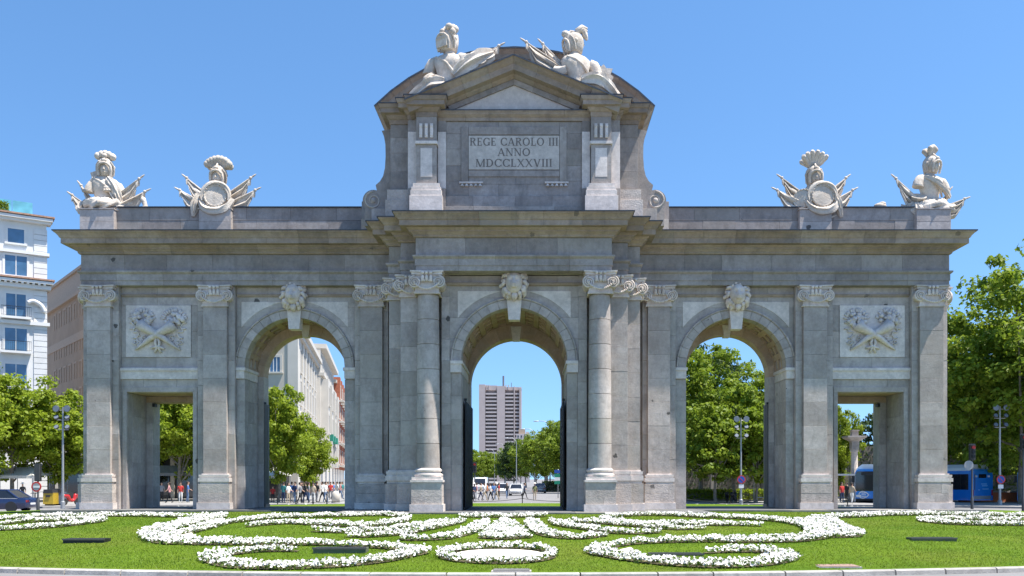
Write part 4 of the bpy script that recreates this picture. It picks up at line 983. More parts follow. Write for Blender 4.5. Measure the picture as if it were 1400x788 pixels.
def cuirass(arms=True):
    def mus(z, a):                                   # front is -Y (a = 270 deg)
        fr = max(0, -math.sin(a)); k = 1+.05*fr*math.sin(z*7)
        if .55 < z < .95: k += .10*fr*abs(math.cos(a))**.5-.06*fr*math.exp(-(math.cos(a)/.15)**2)
        return k
    b = loft(MB(), [(0, .40, .29, 0), (.08, .42, .31, 0), (.12, .36, .27, 0), (.3, .38, .28, -.01), (.55, .47, .33, -.03), (.75, .54, .35, -.03), (.92, .55, .32, 0), (1.03, .45, .27, .01), (1.10, .26, .20, .02), (1.16, .18, .17, .02), (1.30, .165, .16, .02)], 22, fn=mus)
    b.tube([(-.45, -.18, .98), (-.2, -.32, .86), (.05, -.36, .68), (.28, -.33, .42), (.42, -.2, .2)], [.045, .05, .055, .05, .04], 7)     # strap
    b.lathe([(.44, .02), (.46, .05), (.44, .09)], 20, sy=.72)
    return b
def sleeve(s):
    b = MB().tube([(s*.42, 0, .95), (s*.56, -.03, .86), (s*.66, -.06, .68), (s*.70, -.09, .50)], [.17, .22, .22, .215], 16, cor=lambda t_, a: 1+.10*math.cos(6*a)*t_)
    b.tube([(s*.70, -.09, .53), (s*.705, -.09, .47)], [.24, .235], 16); return b
def skirt(n=11, seed=0):
    r_ = random.Random(seed); b = MB()
    for k in range(n):
        a = 2*math.pi*k/n; c_, s_ = math.cos(a), math.sin(a)*.8
        b.tube([(c_*.36, s_*.36, .06), (c_*.47, s_*.47, -.10), (c_*.62, s_*.62, -.24+r_.uniform(-.03, .03)), (c_*.70, s_*.70, -.40+r_.uniform(-.05, .04))], [.10, .135, .15, .12], 8)
    b.lathe([(.56, -.48), (.52, -.2), (.38, .06)], 20, sy=.8); return b
def helmet():
    b = MB()
    def op(p, d):                                    # opening for the face, cheek guards below
        return p
    b.lathe([(.20, -.34), (.25, -.30), (.285, -.1), (.30, .05), (.28, .2), (.2, .32), (.09, .38), (.02, .39)], 20, (0, .03, 0), sy=1.12)
    b.tube([(-.2, -.22, -.36), (-.235, -.25, -.18), (-.215, -.30, -.02), (-.12, -.345, .07), (0, -.36, .10), (.12, -.345, .07), (.215, -.30, -.02), (.235, -.25, -.18), (.2, -.22, -.36)], .048, 8)   # rim round the face
    b.ball((0, -.30, .20), (.10, .07, .08), 8, 6)
    for s in (1, -1): b.tube([(s*.29, -.02, -.3), (s*.32, -.06, -.1), (s*.30, -.12, .06), (s*.2, -.2, .2)], .03, 6); b.ball((s*.30, -.02, .02), (.05, .08, .08), 8, 6)
    b.tube([(0, -.27, .26), (0, -.1, .42), (0, .12, .42), (0, .32, .25), (0, .38, .0)], [.03, .05, .05, .05, .03], 7)
    return b
def face(): 
    b = MB().ball((0, -.20, -.13), (.165, .13, .21), 14, 10); b.tube([(0, -.335, -.03), (0, -.355, -.16)], [.02, .04], 6)
    b.ball((0, -.32, -.24), (.06, .03, .022), 8, 4); return b
def plume(n, spread, L, w_=.11, tilt=0, fan=1.0, seed=1, curl=.12):
    r_ = random.Random(seed); b = MB()
    for row in range(2):
        m = n-row
        for k in range(m):
            a = R(-spread+2*spread*(k+.0)/(m-1))+tilt; l = L*(1-.12*abs(k-(m-1)/2)/(m/2))*(1-.12*row)
            d = Vector((math.sin(a)*fan, -.10 if row == 0 else .22, math.cos(a))); o = Vector((math.sin(a)*.16, .02+.1*row, .28+.06*math.cos(a)))
            pts = [o+d*l*q+Vector((0, -curl*q*q*q*(1 if row == 0 else -.6), -.05*q**4)) for q in (0, .3, .6, .85, 1)]
            b.tube(pts, [w_*.55, w_*.8, w_*1.05, w_*1.1, w_*.55], 8)
    return b
def banner(tip, base, width, folds=7, sag=(0, 0, -1), seed=0, th=.035):
    """cloth bunched on a pole; sag is the way the free edge hangs"""
    tip, base, sag = Vector(tip), Vector(base), Vector(sag).normalized(); ax = (base-tip); ay = ax.normalized(); nn = ay.cross(sag).normalized(); r_ = random.Random(seed); ph = r_.uniform(0, 6)
    def fn(s, t_):
        w_ = 1.25*width*min(1, .42+3.2*s)*(1-.25*s)
        wav = math.sin(t_*folds*math.pi+ph+s*1.1)*.13*(.45+.55*s)+math.sin(t_*folds*2.1*math.pi+ph*2-s*2)*.03
        return tip+ax*(.10+.90*s)+sag*(w_*t_)+ay*(w_*t_*.25)+nn*wav
    b = MB().sheet(fn, 16, 26, th); b2 = MB().tube([tip-ay*.26, tip-ay*.20, tip-ay*.06, tip, base], [.008, .03, .045, .026, .03], 7)
    b2.ball(tip+ay*.06, .075, 8, 6)
    for k in range(3): b2.tube([tip+ay*.08, tip+ay*(.1+.05*k)+sag*.16+nn*(.05*(k-1)), tip+ay*(.1+.06*k)+sag*.30+nn*(.06*(k-1))], [.03, .045, .02], 6)
    return b, b2
def swag(pts, rad, folds=8, amp=.2, n=44, seed=0, tw=2.2):
    r_ = random.Random(seed); ph = r_.uniform(0, 6)
    return MB().tube(pts, rad, n, cor=lambda t_, a: 1+amp*(1-2.2*abs(math.sin(.5*folds*a+ph+.5*tw*t_+.5*math.sin(3*a+5*t_))))+.05*math.sin(13*t_+3*a))
def smooth(pts, k=5):
    P = [Vector(p) for p in pts]; o = []
    for i in range(len(P)-1):
        a, b, c, d = P[max(i-1, 0)], P[i], P[i+1], P[min(i+2, len(P)-1)]
        for j in range(k):
            s = j/k; o.append(.5*((2*b)+(c-a)*s+(2*a-5*b+4*c-d)*s*s+(3*b-a-3*c+d)*s**3))
    return o+[P[-1]]
def grad(v, n):                                      # resample a radius list to n values
    return [float(np.interp(i/(n-1), [k/(len(v)-1) for k in range(len(v))], v)) for i in range(n)]
def add_swag(root, pts, rad, **k):
    p = smooth(pts); s_part(root, 'drapery', swag(p, grad(rad, len(p)), **k))
def add_banner(root, *a, **k):
    b, p = banner(*a, **k); o = s_part(root, 'banner', b); s_part(root, 'pole', p, parent=o)
def shield(r, M_=None):
    b = MB().lathe([(r*.98, -.04), (r, 0), (r*.97, .05), (r*.88, .06), (r*.85, .03), (r*.5, .05), (.02, .055)], 36)
    for k in range(20): b.ball((r*.925*math.cos(k*math.pi/10), r*.925*math.sin(k*math.pi/10), .062), .03, 6, 4)
    return b
G4 = 'stone trophies on the parapet'
def trophy_base(r, seed):
    r.scale = (1.0,)*3                            # heap of drapery ends and staves the trophy rests on
    r_ = random.Random(seed)
    b = MB()
    for k in range(6):
        a = R(-80+160*k/5); b.tube([(math.sin(a)*.3, -.15, .12), (math.sin(a)*1.0, -.35, .02+.05*r_.random())], [.055, .05], 7)
    s_part(r, 'stave', b)
# -- bust with cloak and skirt above the left-hand end pier
t1 = thing('armour_trophy', 'stone armour bust in round-crowned helmet and cloak, on the parapet end', 'statue', (-18.95, 1.15, 14.44), 0, G4)
s_part(t1, 'cuirass', cuirass(), (0, 0, .42), R(22), 0, 1.12); s_part(t1, 'sleeve', sleeve(1), (0, 0, .42), R(22), 0, 1.0); s_part(t1, 'sleeve', sleeve(-1), (.02, 0, .42), R(22), 0, .95)
h = s_part(t1, 'helmet', helmet(), (.06, -.04, 2.08), R(15), 0, 1.2); s_part(t1, 'face', face(), parent=h)
pb = MB()
for k in range(5): pb.ball((-.26+.13*k, -.05, .42+.10*math.sin(k*math.pi/4)), (.13, .16, .14), 10, 7)
pb.ball((0, -.18, .40), (.1, .12, .1), 8, 6); s_part(t1, 'plume', pb, parent=h)
add_swag(t1, [(-.85, -.1, .34), (-.45, -.45, .30), (.1, -.58, .26), (.6, -.42, .30), (.95, -.05, .34)], [.17, .24, .26, .24, .16], folds=3, amp=.30, seed=2, tw=26)
add_swag(t1, [(.28, -.25, 1.55), (.55, -.3, 1.2), (.70, -.25, .8), (.82, -.2, .42)], [.12, .19, .2, .14], seed=3)
add_swag(t1, [(-.85, -.2, .4), (-.95, -.3, .1), (-.8, -.35, -.12)], [.15, .2, .1], seed=4)
add_banner(t1, (1.66, -.05, 1.62), (.3, -.15, .5), .95, seed=1); add_banner(t1, (1.95, -.1, 1.0), (.6, -.25, .25), .72, seed=2)
add_banner(t1, (-1.50, -.1, .85), (-.35, -.2, .05), .62, seed=3, folds=4); add_banner(t1, (-1.15, .05, 1.35), (-.35, 0, .35), .6, sag=(.3, 0, -1), seed=6, folds=4)
s_part(t1, 'collar', MB().obox((-.42, .1, 1.72), .34, .3, .42, Matrix.Rotation(R(-18), 3, 'Y')).tube([(.2, -.3, 1.2), (.62, -.42, .5), (.85, -.5, -.02)], .045, 7)); trophy_base(t1, 1)
s_part(t1, 'fist', MB().ball((.30, -.36, 1.02), (.20, .15, .16), 12, 8).ball((.22, -.48, .92), .07, 7, 5).ball((.33, -.5, .92), .07, 7, 5).ball((.43, -.47, .93), .065, 7, 5))
# -- round shield under a fan-crested helmet
def shield_trophy(label, x, fan_args, twin):
    t = thing('shield_trophy', label, 'statue', (x, 1.1, 14.42), 0, G4); sx = .22 if twin else .05
    sh = s_part(t, 'shield', MB()); 
    b = shield(.53); o = b.build('shield_disc', M['statue'], sh, True, 40); o.location = (sx, -.62, .62); o.rotation_euler = (R(84), 0, R(3))
    if twin:
        b = shield(.46); o = b.build('shield_disc', M['statue'], sh, True, 40); o.location = (-.62, -.45, .55); o.rotation_euler = (R(84), R(24), R(-30))
    ring_ = [(sx+.61*math.cos(R(a)), -.60, .62+.61*math.sin(R(a))) for a in range(-20, 201, 20)]
    add_swag(t, ring_, [.08]+[.095]*4+[.08], folds=3, amp=.24, n=32, seed=5, tw=12)
    add_swag(t, [(sx-.72, -.5, .5), (sx-.5, -.66, .08), (sx, -.72, -.10), (sx+.5, -.66, .06), (sx+.75, -.5, .5)], [.10, .16, .17, .16, .1], folds=5, amp=.22, n=32, seed=8)
    for s in (1, -1):
        add_banner(t, (s*1.52, -.05, 1.66), (s*.22, -.25, .62), .86, seed=3+s); add_banner(t, (s*1.78, -.2, 1.04), (s*.35, -.38, .25), .74, seed=6+s, folds=4)
    add_swag(t, [(-.75, -.45, .75), (-.92, -.5, .25), (-1.0, -.5, -.28)] if not twin else [(.75, -.45, .9), (.95, -.5, .3), (1.12, -.5, -.3)], [.13, .2, .06], seed=9)
    h = s_part(t, 'helmet', helmet(), (.0, -.05, 1.72), 0, 0, 1.22); s_part(t, 'face', face(), parent=h); s_part(t, 'plume', plume(*fan_args), parent=h)
    s_part(t, 'body', loft(MB(), [(-.0, .55, .4, 0), (.5, .6, .42, 0), (1.0, .5, .36, 0), (1.3, .28, .24, 0), (1.5, .2, .2, 0)], 18)); trophy_base(t, 4)
    return t
shield_trophy('stone trophy of one round shield under a helmet with smooth fan crest', -13.66, (9, 62, .42, .12, 0, 1.1, 2, .1), False)
shield_trophy('stone trophy of two round shields under a helmet with separate tall feathers', 13.72, (6, 40, .62, .10, 0, 1.0, 3, .16), True)
# -- armour with sash on the right-hand end pier
t4 = thing('armour_trophy', 'stone armour torso with sash, sleeves and tall feathered helmet, on the parapet end', 'statue', (19.05, 1.15, 14.44), 0, G4)
s_part(t4, 'cuirass', cuirass(), (.05, 0, .50), R(12), 0, 1.1); s_part(t4, 'sleeve', sleeve(1), (.05, 0, .58), R(10), 0, 1.0); s_part(t4, 'sleeve', sleeve(-1), (.02, 0, .56), R(14), R(6), 1.05)
s_part(t4, 'skirt', skirt(11, 3), (.08, 0, .52), 0, 0, 1.05)
h = s_part(t4, 'helmet', helmet(), (.12, 0, 2.22), R(30), 0, 1.12); s_part(t4, 'face', face(), parent=h); s_part(t4, 'plume', plume(5, 20, .5, .10, 0, .9, 5, .12), parent=h)
add_banner(t4, (-1.6, -.1, 1.62), (-.3, -.25, .35), .95, sag=(.1, 0, -1), seed=4); add_banner(t4, (1.75, .1, .72), (.5, 0, .25), .60, seed=8); add_banner(t4, (1.05, .2, 1.12), (.5, .2, .4), .4, seed=9, folds=3)
add_swag(t4, [(-.7, -.35, .35), (-.75, -.5, .0), (-.62, -.55, -.45)], [.14, .26, .05], seed=11); add_swag(t4, [(-.35, -.3, 1.6), (.1, -.48, 1.35), (.55, -.38, 1.0), (.9, -.1, .7)], [.07, .12, .13, .1], folds=4, n=30, seed=12)
add_swag(t4, [(-1.3, 0, .3), (-.8, -.2, .22), (-.3, -.5, .2), (.4, -.55, .2), (1.0, -.2, .2)], [.1, .22, .22, .24, .15], folds=3, amp=.34, seed=13, tw=24)
s_part(t4, 'bowl', MB().lathe([(.1, 0), (.3, .1), (.36, .26), (.32, .28), (.2, .2)], 16, (-.62, -.2, .48), Matrix.Rotation(R(35), 3, 'X'))); trophy_base(t4, 6)
# broken stubs left on the parapet
for x, lab in ((-17.05, 'small white stone flame on the parapet beside the helmeted bust'), (16.75, 'small broken white stone lump on the parapet near the torso with sash')):
    t_ = thing('stone_finial', lab, 'ornament', (x, 1.0, 14.62)); b = MB()
    if x < 0: b.tube([(0, 0, 0), (.05, 0, .12), (-.02, 0, .3), (-.08, 0, .45), (-.1, 0, .55)], [.16, .1, .11, .13, .03], 9)
    else: b.ball((0, 0, .1), (.3, .2, .16), 10, 7).ball((.1, 0, .2), (.18, .15, .12), 9, 6)
    s_part(t_, 'ornament_body', b)
# -- half-figures of armour lying on the slopes of the pediment
t5 = thing('reclining_armour', 'stone armour half figure with short sleeves, beside the left slope of the pediment', 'statue', (-2.78, -2.45, 18.66), 0, 'stone figures on the pediment')
s_part(t5, 'cuirass', cuirass(), (0, 0, .05), R(-18), R(4), 1.18); s_part(t5, 'sleeve', sleeve(1), (0, 0, .08), R(-12), 0, 1.2); s_part(t5, 'sleeve', sleeve(-1), (0, 0, .08), R(-25), 0, 1.2)
s_part(t5, 'skirt', skirt(11, 7), (-.12, .12, .3), 0, R(20), .85)
h = s_part(t5, 'helmet', helmet(), (.02, -.02, 1.94), R(-35), 0, 1.32); s_part(t5, 'visor', MB().obox((0, -.22, -.12), .42, .26, .34, Matrix.Rotation(R(4), 3, 'X')).obox((0, -.36, -.03), .34, .03, .03), parent=h, ang=30)
pb = MB()
for k in range(9):
    a = R(-20+k*19); pb.ball((-.30*math.cos(a)+.05, .04, .08+.34*math.sin(a)), (.11, .13, .12), 9, 6)
pb.ball((.18, -.18, .34), (.13, .12, .11), 9, 6).ball((.26, -.1, .2), (.1, .12, .12), 8, 6); s_part(t5, 'plume', pb, parent=h)
add_swag(t5, [(-.1, -.4, .0), (-.6, -.4, -.05), (-.95, -.3, -.22), (-1.5, -.2, -.55), (-2.05, -.1, -.80)], [.22, .34, .28, .2, .06], amp=.2, seed=21)
add_swag(t5, [(-.55, -.42, .3), (-.75, -.5, .1), (-.85, -.45, -.2)], [.14, .2, .14], seed=22)
add_swag(t5, [(.3, -.4, .3), (.85, -.45, .72), (1.35, -.35, 1.02), (1.9, -.2, 1.32)], [.22, .34, .36, .2], amp=.24, seed=23); add_banner(t5, (2.2, -.1, 1.74), (.6, -.2, .8), .8, seed=24)
t6 = thing('reclining_armour', 'stone muscled armour with swept-back feather helmet, beside the right slope of the pediment', 'statue', (2.72, -2.45, 18.62), 0, 'stone figures on the pediment')
s_part(t6, 'cuirass', cuirass(), (-.05, 0, .0), R(30), R(-6), 1.22); s_part(t6, 'sleeve', sleeve(1), (0, 0, .02), R(20), 0, 1.15)
h = s_part(t6, 'helmet', helmet(), (-.22, -.02, 1.86), R(-72), 0, 1.22); s_part(t6, 'face', face(), parent=h)
pb = MB()
for k in range(5): pb.tube([(0, .1+.02*k, .3), (.06-.03*k, .12+.05*k, .46+.03*k), (.04, .30+.03*k, .60-.07*k), (.02, .50, .60-.10*k)], [.06, .09, .1, .04], 8)
pb.ball((0, -.28, .30), (.12, .16, .12), 9, 6); s_part(t6, 'plume', pb, parent=h)
add_banner(t6, (-2.25, -.15, 1.92), (-.6, -.2, .78), .82, sag=(-.12, 0, -1), seed=31, folds=7); add_banner(t6, (-1.55, .1, 1.98), (-.45, .05, .85), .72, sag=(-.05, 0, -1), seed=32, folds=6)
add_swag(t6, [(.1, -.45, .1), (.7, -.45, .15), (1.1, -.35, -.08), (1.5, -.25, -.42), (1.95, -.15, -.78)], [.22, .34, .32, .22, .05], amp=.2, seed=33)
add_swag(t6, [(-.55, -.4, .6), (-.8, -.4, .55), (-1.05, -.35, .62)], [.2, .19, .17], folds=5, amp=.08, seed=34)
sp = MB().prism([(-.38, -.45), (.30, -.55), (.42, .05), (.26, .12), (.28, .36), (.02, .30), (-.12, .42), (-.22, .25), (-.42, .3)], -.05, .05); s_part(t6, 'shield', sp, (1.05, .15, .62), 0, R(18), 1.05)
# ================================================================== TREES
M['leaf_light'] = leafy('plane_tree_leaf', (.15, .215, .012), (.29, .35, .030), .45, (.21, .28, .02))
M['leaf_park'] = leafy('park_tree_leaf', (.10, .165, .012), (.25, .31, .028), .42, (.15, .215, .016))
M['leaf_dark'] = leafy('evergreen_leaf', (.028, .058, .014), (.065, .105, .024), .2)
M['bark'] = plain('bark', (.20, .175, .14), .95, noise_s=5, n_amt=.35)
def tree_meshes(seed, H, r, z0, nclump, per, lsz, mat, cone=0.0):
    """trunk with limbs, and a crown of leaf blades gathered in clumps; z0 = underside of the crown"""
    rs = np.random.RandomState(seed); rd = random.Random(seed)
    hc = H-z0; ctr = np.array([0, 0, z0+hc*.48])
    u = rs.normal(0, 1, (nclump, 3)); u /= np.linalg.norm(u, axis=1)[:, None]; q = rs.rand(nclump)**.42
    C = u*q[:, None]*np.array([r, r, hc*.5])*rs.uniform(.82, 1.12, (nclump, 1))
    if cone: C[:, :2] *= (1-cone*np.clip((C[:, 2:3]/(hc*.5)+1)/2, 0, 1))
    C += ctr; C[:, 2] = np.maximum(C[:, 2], z0+.1)
    cr = rs.uniform(.5, 1.0, nclump)*(r/4.0)**.6
    k = rs.poisson(per, nclump); idx = np.repeat(np.arange(nclump), k); n = len(idx)
    d = rs.normal(0, 1, (n, 3)); d /= np.linalg.norm(d, axis=1)[:, None]; rr_ = rs.rand(n)**.5
    P = C[idx]+d*(rr_*cr[idx])[:, None]*np.array([1.15, 1.15, .72])
    nm = d*.6+rs.normal(0, .55, (n, 3)); nm[:, 2] += .55; nm /= np.linalg.norm(nm, axis=1)[:, None]
    a = np.cross(nm, rs.normal(0, 1, (n, 3))); a /= np.linalg.norm(a, axis=1)[:, None]; b = np.cross(nm, a)
    s = rs.uniform(.6, 1.25, n)[:, None]*lsz
    v = np.stack([P-a*s, P+b*s*.62+nm*s*.12, P+a*s, P-b*s*.62+nm*s*.12], 1).reshape(-1, 3)
    crown = mesh_np('crown', v, np.arange(4*n).reshape(-1, 4), mat)
    t = MB(); tr = .035*H**.9*.62
    top = Vector((rd.uniform(-.3, .3), rd.uniform(-.3, .3), z0+hc*.72))
    t.tube(smooth([(0, 0, -.1), (.03, .02, .3), (rd.uniform(-.12, .12), rd.uniform(-.1, .1), z0*.55), (rd.uniform(-.25, .25), 0, z0+hc*.2), top], 4), grad([tr*1.35, tr, tr*.85, tr*.62, tr*.12], 17), 9)
    for j in range(9):
        c = C[rs.randint(nclump)]; st = Vector((0, 0, z0*.75+hc*.35*rd.random())); e = Vector(c)
        m = (st+e)/2+Vector((0, 0, -.25)); t.tube(smooth([st, m, e], 4), grad([tr*.42, tr*.28, .02], 9), 6)
    return crown, t.mesh('trunk', M['bark'], True)
TP = {'a': tree_meshes(1, 11.5, 4.2, 2.1, 135, 125, .17, M['leaf_light']), 'b': tree_meshes(2, 10.2, 3.8, 1.9, 120, 125, .17, M['leaf_light']),
      'c': tree_meshes(3, 15.0, 4.9, 2.4, 180, 120, .185, M['leaf_park']), 'd': tree_meshes(4, 18.0, 6.0, 2.6, 230, 130, .195, M['leaf_park']),
      'e': tree_meshes(5, 14.0, 5.2, 1.5, 130, 80, .26, M['leaf_dark']), 'f': tree_meshes(6, 12.0, 4.4, 2.0, 105, 90, .24, M['leaf_park'])}
def tree(kind, px, d, H, label, group, sw=1.0, rz=None, x=None, name='plane_tree'):
    base = {'a': 11.5, 'b': 10.2, 'c': 15.0, 'd': 18.0, 'e': 14.0, 'f': 12.0}[kind]
    o = thing(name, label, 'tree', (gx(px, d) if x is None else x, CY+d, .1), random.uniform(0, 6.28) if rz is None else rz, group); k = H/base; o.scale = (k*sw, k*sw, k)
    link(bpy.data.objects.new('trunk', TP[kind][1]), o); link(bpy.data.objects.new('crown', TP[kind][0]), o); return o
GL, GR_, GC = 'plane trees on the left pavement', 'park trees on the right', 'trees along the avenue seen through the central arch'
tree('a', 16, 79, 12.2, 'bright green plane tree above the dark blue car', GL); tree('b', 80, 82, 10.6, 'bright green plane tree beside the floodlight mast and yellow container', GL)
tree('b', -45, 76, 12.0, 'bright green plane tree at the corner of the white apartment block', GL)
tree('a', 246, 84, 12.6, 'bright green plane tree filling the left flat doorway', GL); tree('b', 205, 92, 12.4, 'green plane tree half hidden by the jamb of the left doorway', GL)
tree('b', 381, 78, 10.6, 'bright green plane tree in front of the cream corner building', GL, .76); tree('b', 421, 86, 7.6, 'small bright green plane tree overhanging the crowd in the side street', GL, .85); tree('a', 335, 88, 11.5, 'green plane tree mostly hidden behind the pier of the left arch', GL)
tree('c', 958, 84, 15.2, 'tall leafy tree in the right arch with pale trunk', GR_); tree('f', 1004, 79, 11.0, 'lower leafy tree behind the floodlight mast in the right arch', GR_); tree('c', 1042, 88, 13.6, 'leafy tree beside the right jamb of the right arch', GR_); tree('c', 905, 90, 14.5, 'leafy tree hidden behind the pier between the central and right arches', GR_)
tree('f', 978, 76, 9.0, 'low leafy tree at the left of the mast in the right arch', GR_); tree('f', 1034, 77, 8.6, 'low leafy tree by the grey shelter in the right arch', GR_); tree('e', 962, 108, 18.6, 'dark evergreen rising above the leafy trees in the right arch', GR_, .75, name='pine_tree'); tree('e', 1020, 112, 14, 'dark evergreen deep behind the right arch', GR_, name='pine_tree')
tree('b', 1149, 86, 9.3, 'yellow green tree at the left edge of the right doorway', GR_, .55); tree('e', 1200, 112, 10.5, 'dark evergreen behind the stone column in the right doorway', GR_, name='pine_tree'); tree('e', 1160, 124, 9, 'dark evergreen low behind the bus shelter', GR_, name='pine_tree')
tree('d', 1338, 82, 18.2, 'huge leafy park tree right beside the gate', GR_, .92); tree('d', 1398, 74, 21.6, 'huge leafy park tree with the highest crown on the right', GR_); tree('c', 1318, 96, 14.0, 'leafy park tree behind the huge tree beside the gate', GR_); tree('d', 1452, 88, 17.5, 'huge leafy park tree beyond the traffic light', GR_); tree('e', 1360, 104, 13.0, 'dark evergreen filling the gap between the huge park trees', GR_, name='pine_tree'); tree('e', 1290, 108, 12, 'dark evergreen hidden behind the right end pier', GR_, name='pine_tree'); tree('e', 1425, 100, 12, 'dark evergreen under the tallest park crown', GR_, name='pine_tree')
for i, (k, px, d, H) in enumerate((('f', 779, 136, 11.5), ('c', 764, 150, 12.6), ('f', 748, 172, 12.6), ('c', 733, 196, 12.5), ('f', 719, 222, 13.0), ('e', 703, 250, 13.6), ('c', 690, 290, 12.0), ('f', 676, 330, 12.0), ('f', 660, 300, 12.0), ('c', 648, 260, 11.0), ('f', 636, 240, 11.5), ('f', 668, 400, 14), ('c', 712, 400, 16))):
    tree(k, px, d, H, ['leafy avenue tree lining the right side of the road beyond the gate', 'leafy avenue tree lining the left side of the road beyond the gate'][i > 6], GC+(' (left)' if i > 6 else ' (right)'), .95)

# ================================================================== BUILDINGS
M['white_wall'] = plain('white_render', (.62, .61, .60), .85, noise_s=.6, n_amt=.08)
M['cream_wall'] = plain('cream_render', (.52, .47, .395), .85, noise_s=.5, n_amt=.08)
M['cream_light'] = plain('pale_stone_wall', (.53, .495, .44), .85, noise_s=.6, n_amt=.07)
M['brown_wall'] = plain('brown_render', (.35, .245, .165), .85, noise_s=.6, n_amt=.1)
M['brown_trim'] = plain('brown_trim', (.42, .31, .225), .85)
M['tile'] = plain('roof_tile', (.33, .19, .13), .85, noise_s=5, n_amt=.3)
M['redbrick'] = plain('red_brick', (.36, .115, .062), .85, noise_s=3, n_amt=.2)
M['slate'] = plain('slate_roof', (.14, .14, .16), .7)
M['tower'] = plain('pinkish_concrete', (.44, .365, .335), .85, noise_s=.2, n_amt=.06)
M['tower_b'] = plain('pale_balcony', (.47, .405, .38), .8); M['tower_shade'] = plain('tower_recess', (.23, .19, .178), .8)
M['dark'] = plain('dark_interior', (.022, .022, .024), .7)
M['canvas'] = plain('white_canvas', (.62, .60, .55), .8)
def glass(name, c, r=.08, sp=.9):
    t = NT(name); t.color(t.mix(t.map(t.noise(.7, 2), .35, .65, 0, 1), c, tuple(x*1.5 for x in c))); t.rough(r); t.b.inputs['Specular IOR Level'].default_value = sp; return t.m
M['glass'] = glass('window_glass', (.04, .095, .17)); M['glass_d'] = glass('dark_glass', (.012, .013, .016), .05)
class Face:                                          # a facade: corner, direction along it, outward normal
    def __init__(s, o, u): s.o = Vector((*o, 0)); s.u = Vector((*u, 0)).normalized(); s.n = Vector((s.u.y, -s.u.x, 0)); s.n *= -1 if s.n.y > 0 else 1
    def p(s, a, z, out): return s.o+s.u*a+Vector((0, 0, z))+s.n*out
    def box(s, b, a0, a1, z0, z1, o0, o1, mi=0):
        c = [s.p(a, z, o) for z in (z0, z1) for a, o in ((a0, o1), (a1, o1), (a1, o0), (a0, o0))]
        return b.add(c, [(3, 2, 1, 0), (4, 5, 6, 7), (0, 1, 5, 4), (1, 2, 6, 5), (2, 3, 7, 6), (3, 0, 4, 7)], mi)
def fpart(root, name, mat, F_, *boxes):
    b = MB()
    for q in boxes: F_.box(b, *q)
    o = b.build(name, mat, root); 
    if root.type == 'EMPTY': o.matrix_parent_inverse = Matrix.Translation(-root.location)
    return o
def window(root, F_, a, z, w_, h, frame, trim=.16, mull=1, depth=.22, sill=True, pane='glass', out=0.0):
    """surround proud of the wall, pane set back inside it, glazing bar"""
    q = [(a-w_/2-trim, a-w_/2, z-(.1 if sill else 0), z+h+trim, out-.3, out+.07), (a+w_/2, a+w_/2+trim, z-(.1 if sill else 0), z+h+trim, out-.3, out+.07), (a-w_/2, a+w_/2, z+h, z+h+trim, out-.3, out+.068)]
    if sill: q.append((a-w_/2-trim*1.3, a+w_/2+trim*1.3, z-.28, z-.1, out-.3, out+.18))
    f = fpart(root, 'window', frame, F_, *q)
    fpart(f, 'pane', M[pane], F_, (a-w_/2-.01, a+w_/2+.01, z-.1, z+h, out-.3, out-depth+.24))
    if mull: fpart(f, 'glazing_bar', M['white_wall'], F_, *[(a-w_/2+w_*k/(mull+1)-.04, a-w_/2+w_*k/(mull+1)+.04, z-.1, z+h, out-.1, out+.052) for k in range(1, mull+1)])
    return f
def balcony(root, F_, a0, a1, z, out=.75):
    s_ = fpart(root, 'balcony', M['white_wall'], F_, (a0, a1, z-.22, z, -.1, out)); n = int((a1-a0)/.16)
    b = [(a0+.03+(a1-a0-.06)*k/n-.012, a0+.03+(a1-a0-.06)*k/n+.012, z, z+.98, out-.06, out-.035) for k in range(n+1)]+[(a0, a1, z+.98, z+1.03, out-.07, out-.02), (a0, a1, z+.08, z+.11, out-.065, out-.03)]
    fpart(s_, 'railing', M['iron'], F_, *b)
# -- white apartment block
B = thing('apartment_block', 'white apartment block with quoins, blue windows and balconies, beyond the left trees', 'building', (gx(40, 92), 54, 0))
f1 = Face((gx(63.5, 93), 53.0), (-.84, -.54)); H1 = gz(299, 93)
# body: facade wall with a return wall
fpart(B, 'wall', M['white_wall'], f1, (0, 16, 0, H1, -14, 0))
zt1 = [gz(y, 91.4) for y in (331, 376, 433, 480, 527, 575)]
wz = [(gz(331, 91.4), gz(331, 91.4)+1.35, 1.45, False), (gz(375, 91.4), gz(375, 91.4)+1.9, 1.95, False), (gz(432, 91.4), gz(432, 91.4)+2.25, 1.75, True), (gz(479, 91.4), gz(479, 91.4)+2.25, 1.95, True), (gz(526, 91.4), gz(526, 91.4)+2.1, 1.9, False), (gz(573, 91.4), gz(573, 91.4)+2.1, 1.9, False)]
for a in (2.75, 6.0, 9.2, 12.4):
    for k, (z0, z1, ww, bal) in enumerate(wz):
        window(B, f1, a, z0, ww, z1-z0, M['white_wall'], .22, 0 if k == 0 else 1, sill=not bal)
        if bal: balcony(B, f1, a-1.35, a+1.35, z0-.12)
zq = .3
while zq < H1-1.2:                                   # rusticated corner, stone by stone
    fpart(B, 'quoin', M['white_wall'], f1, (-.06, 1.15, zq, zq+.52, -.6, .09)); zq += .58
for z, out, h in ((gz(300, 92.5), .85, .28), (gz(303, 92.5), .55, .3), (gz(344, 92), .3, .3), (gz(386, 92.5), .9, .26), (gz(391, 92.5), .55, .4), (gz(441, 92.5), .35, .35)):
    fpart(B, 'cornice', M['white_wall'], f1, (-.12-out*.5, 16, z-h, z, -.5, out))
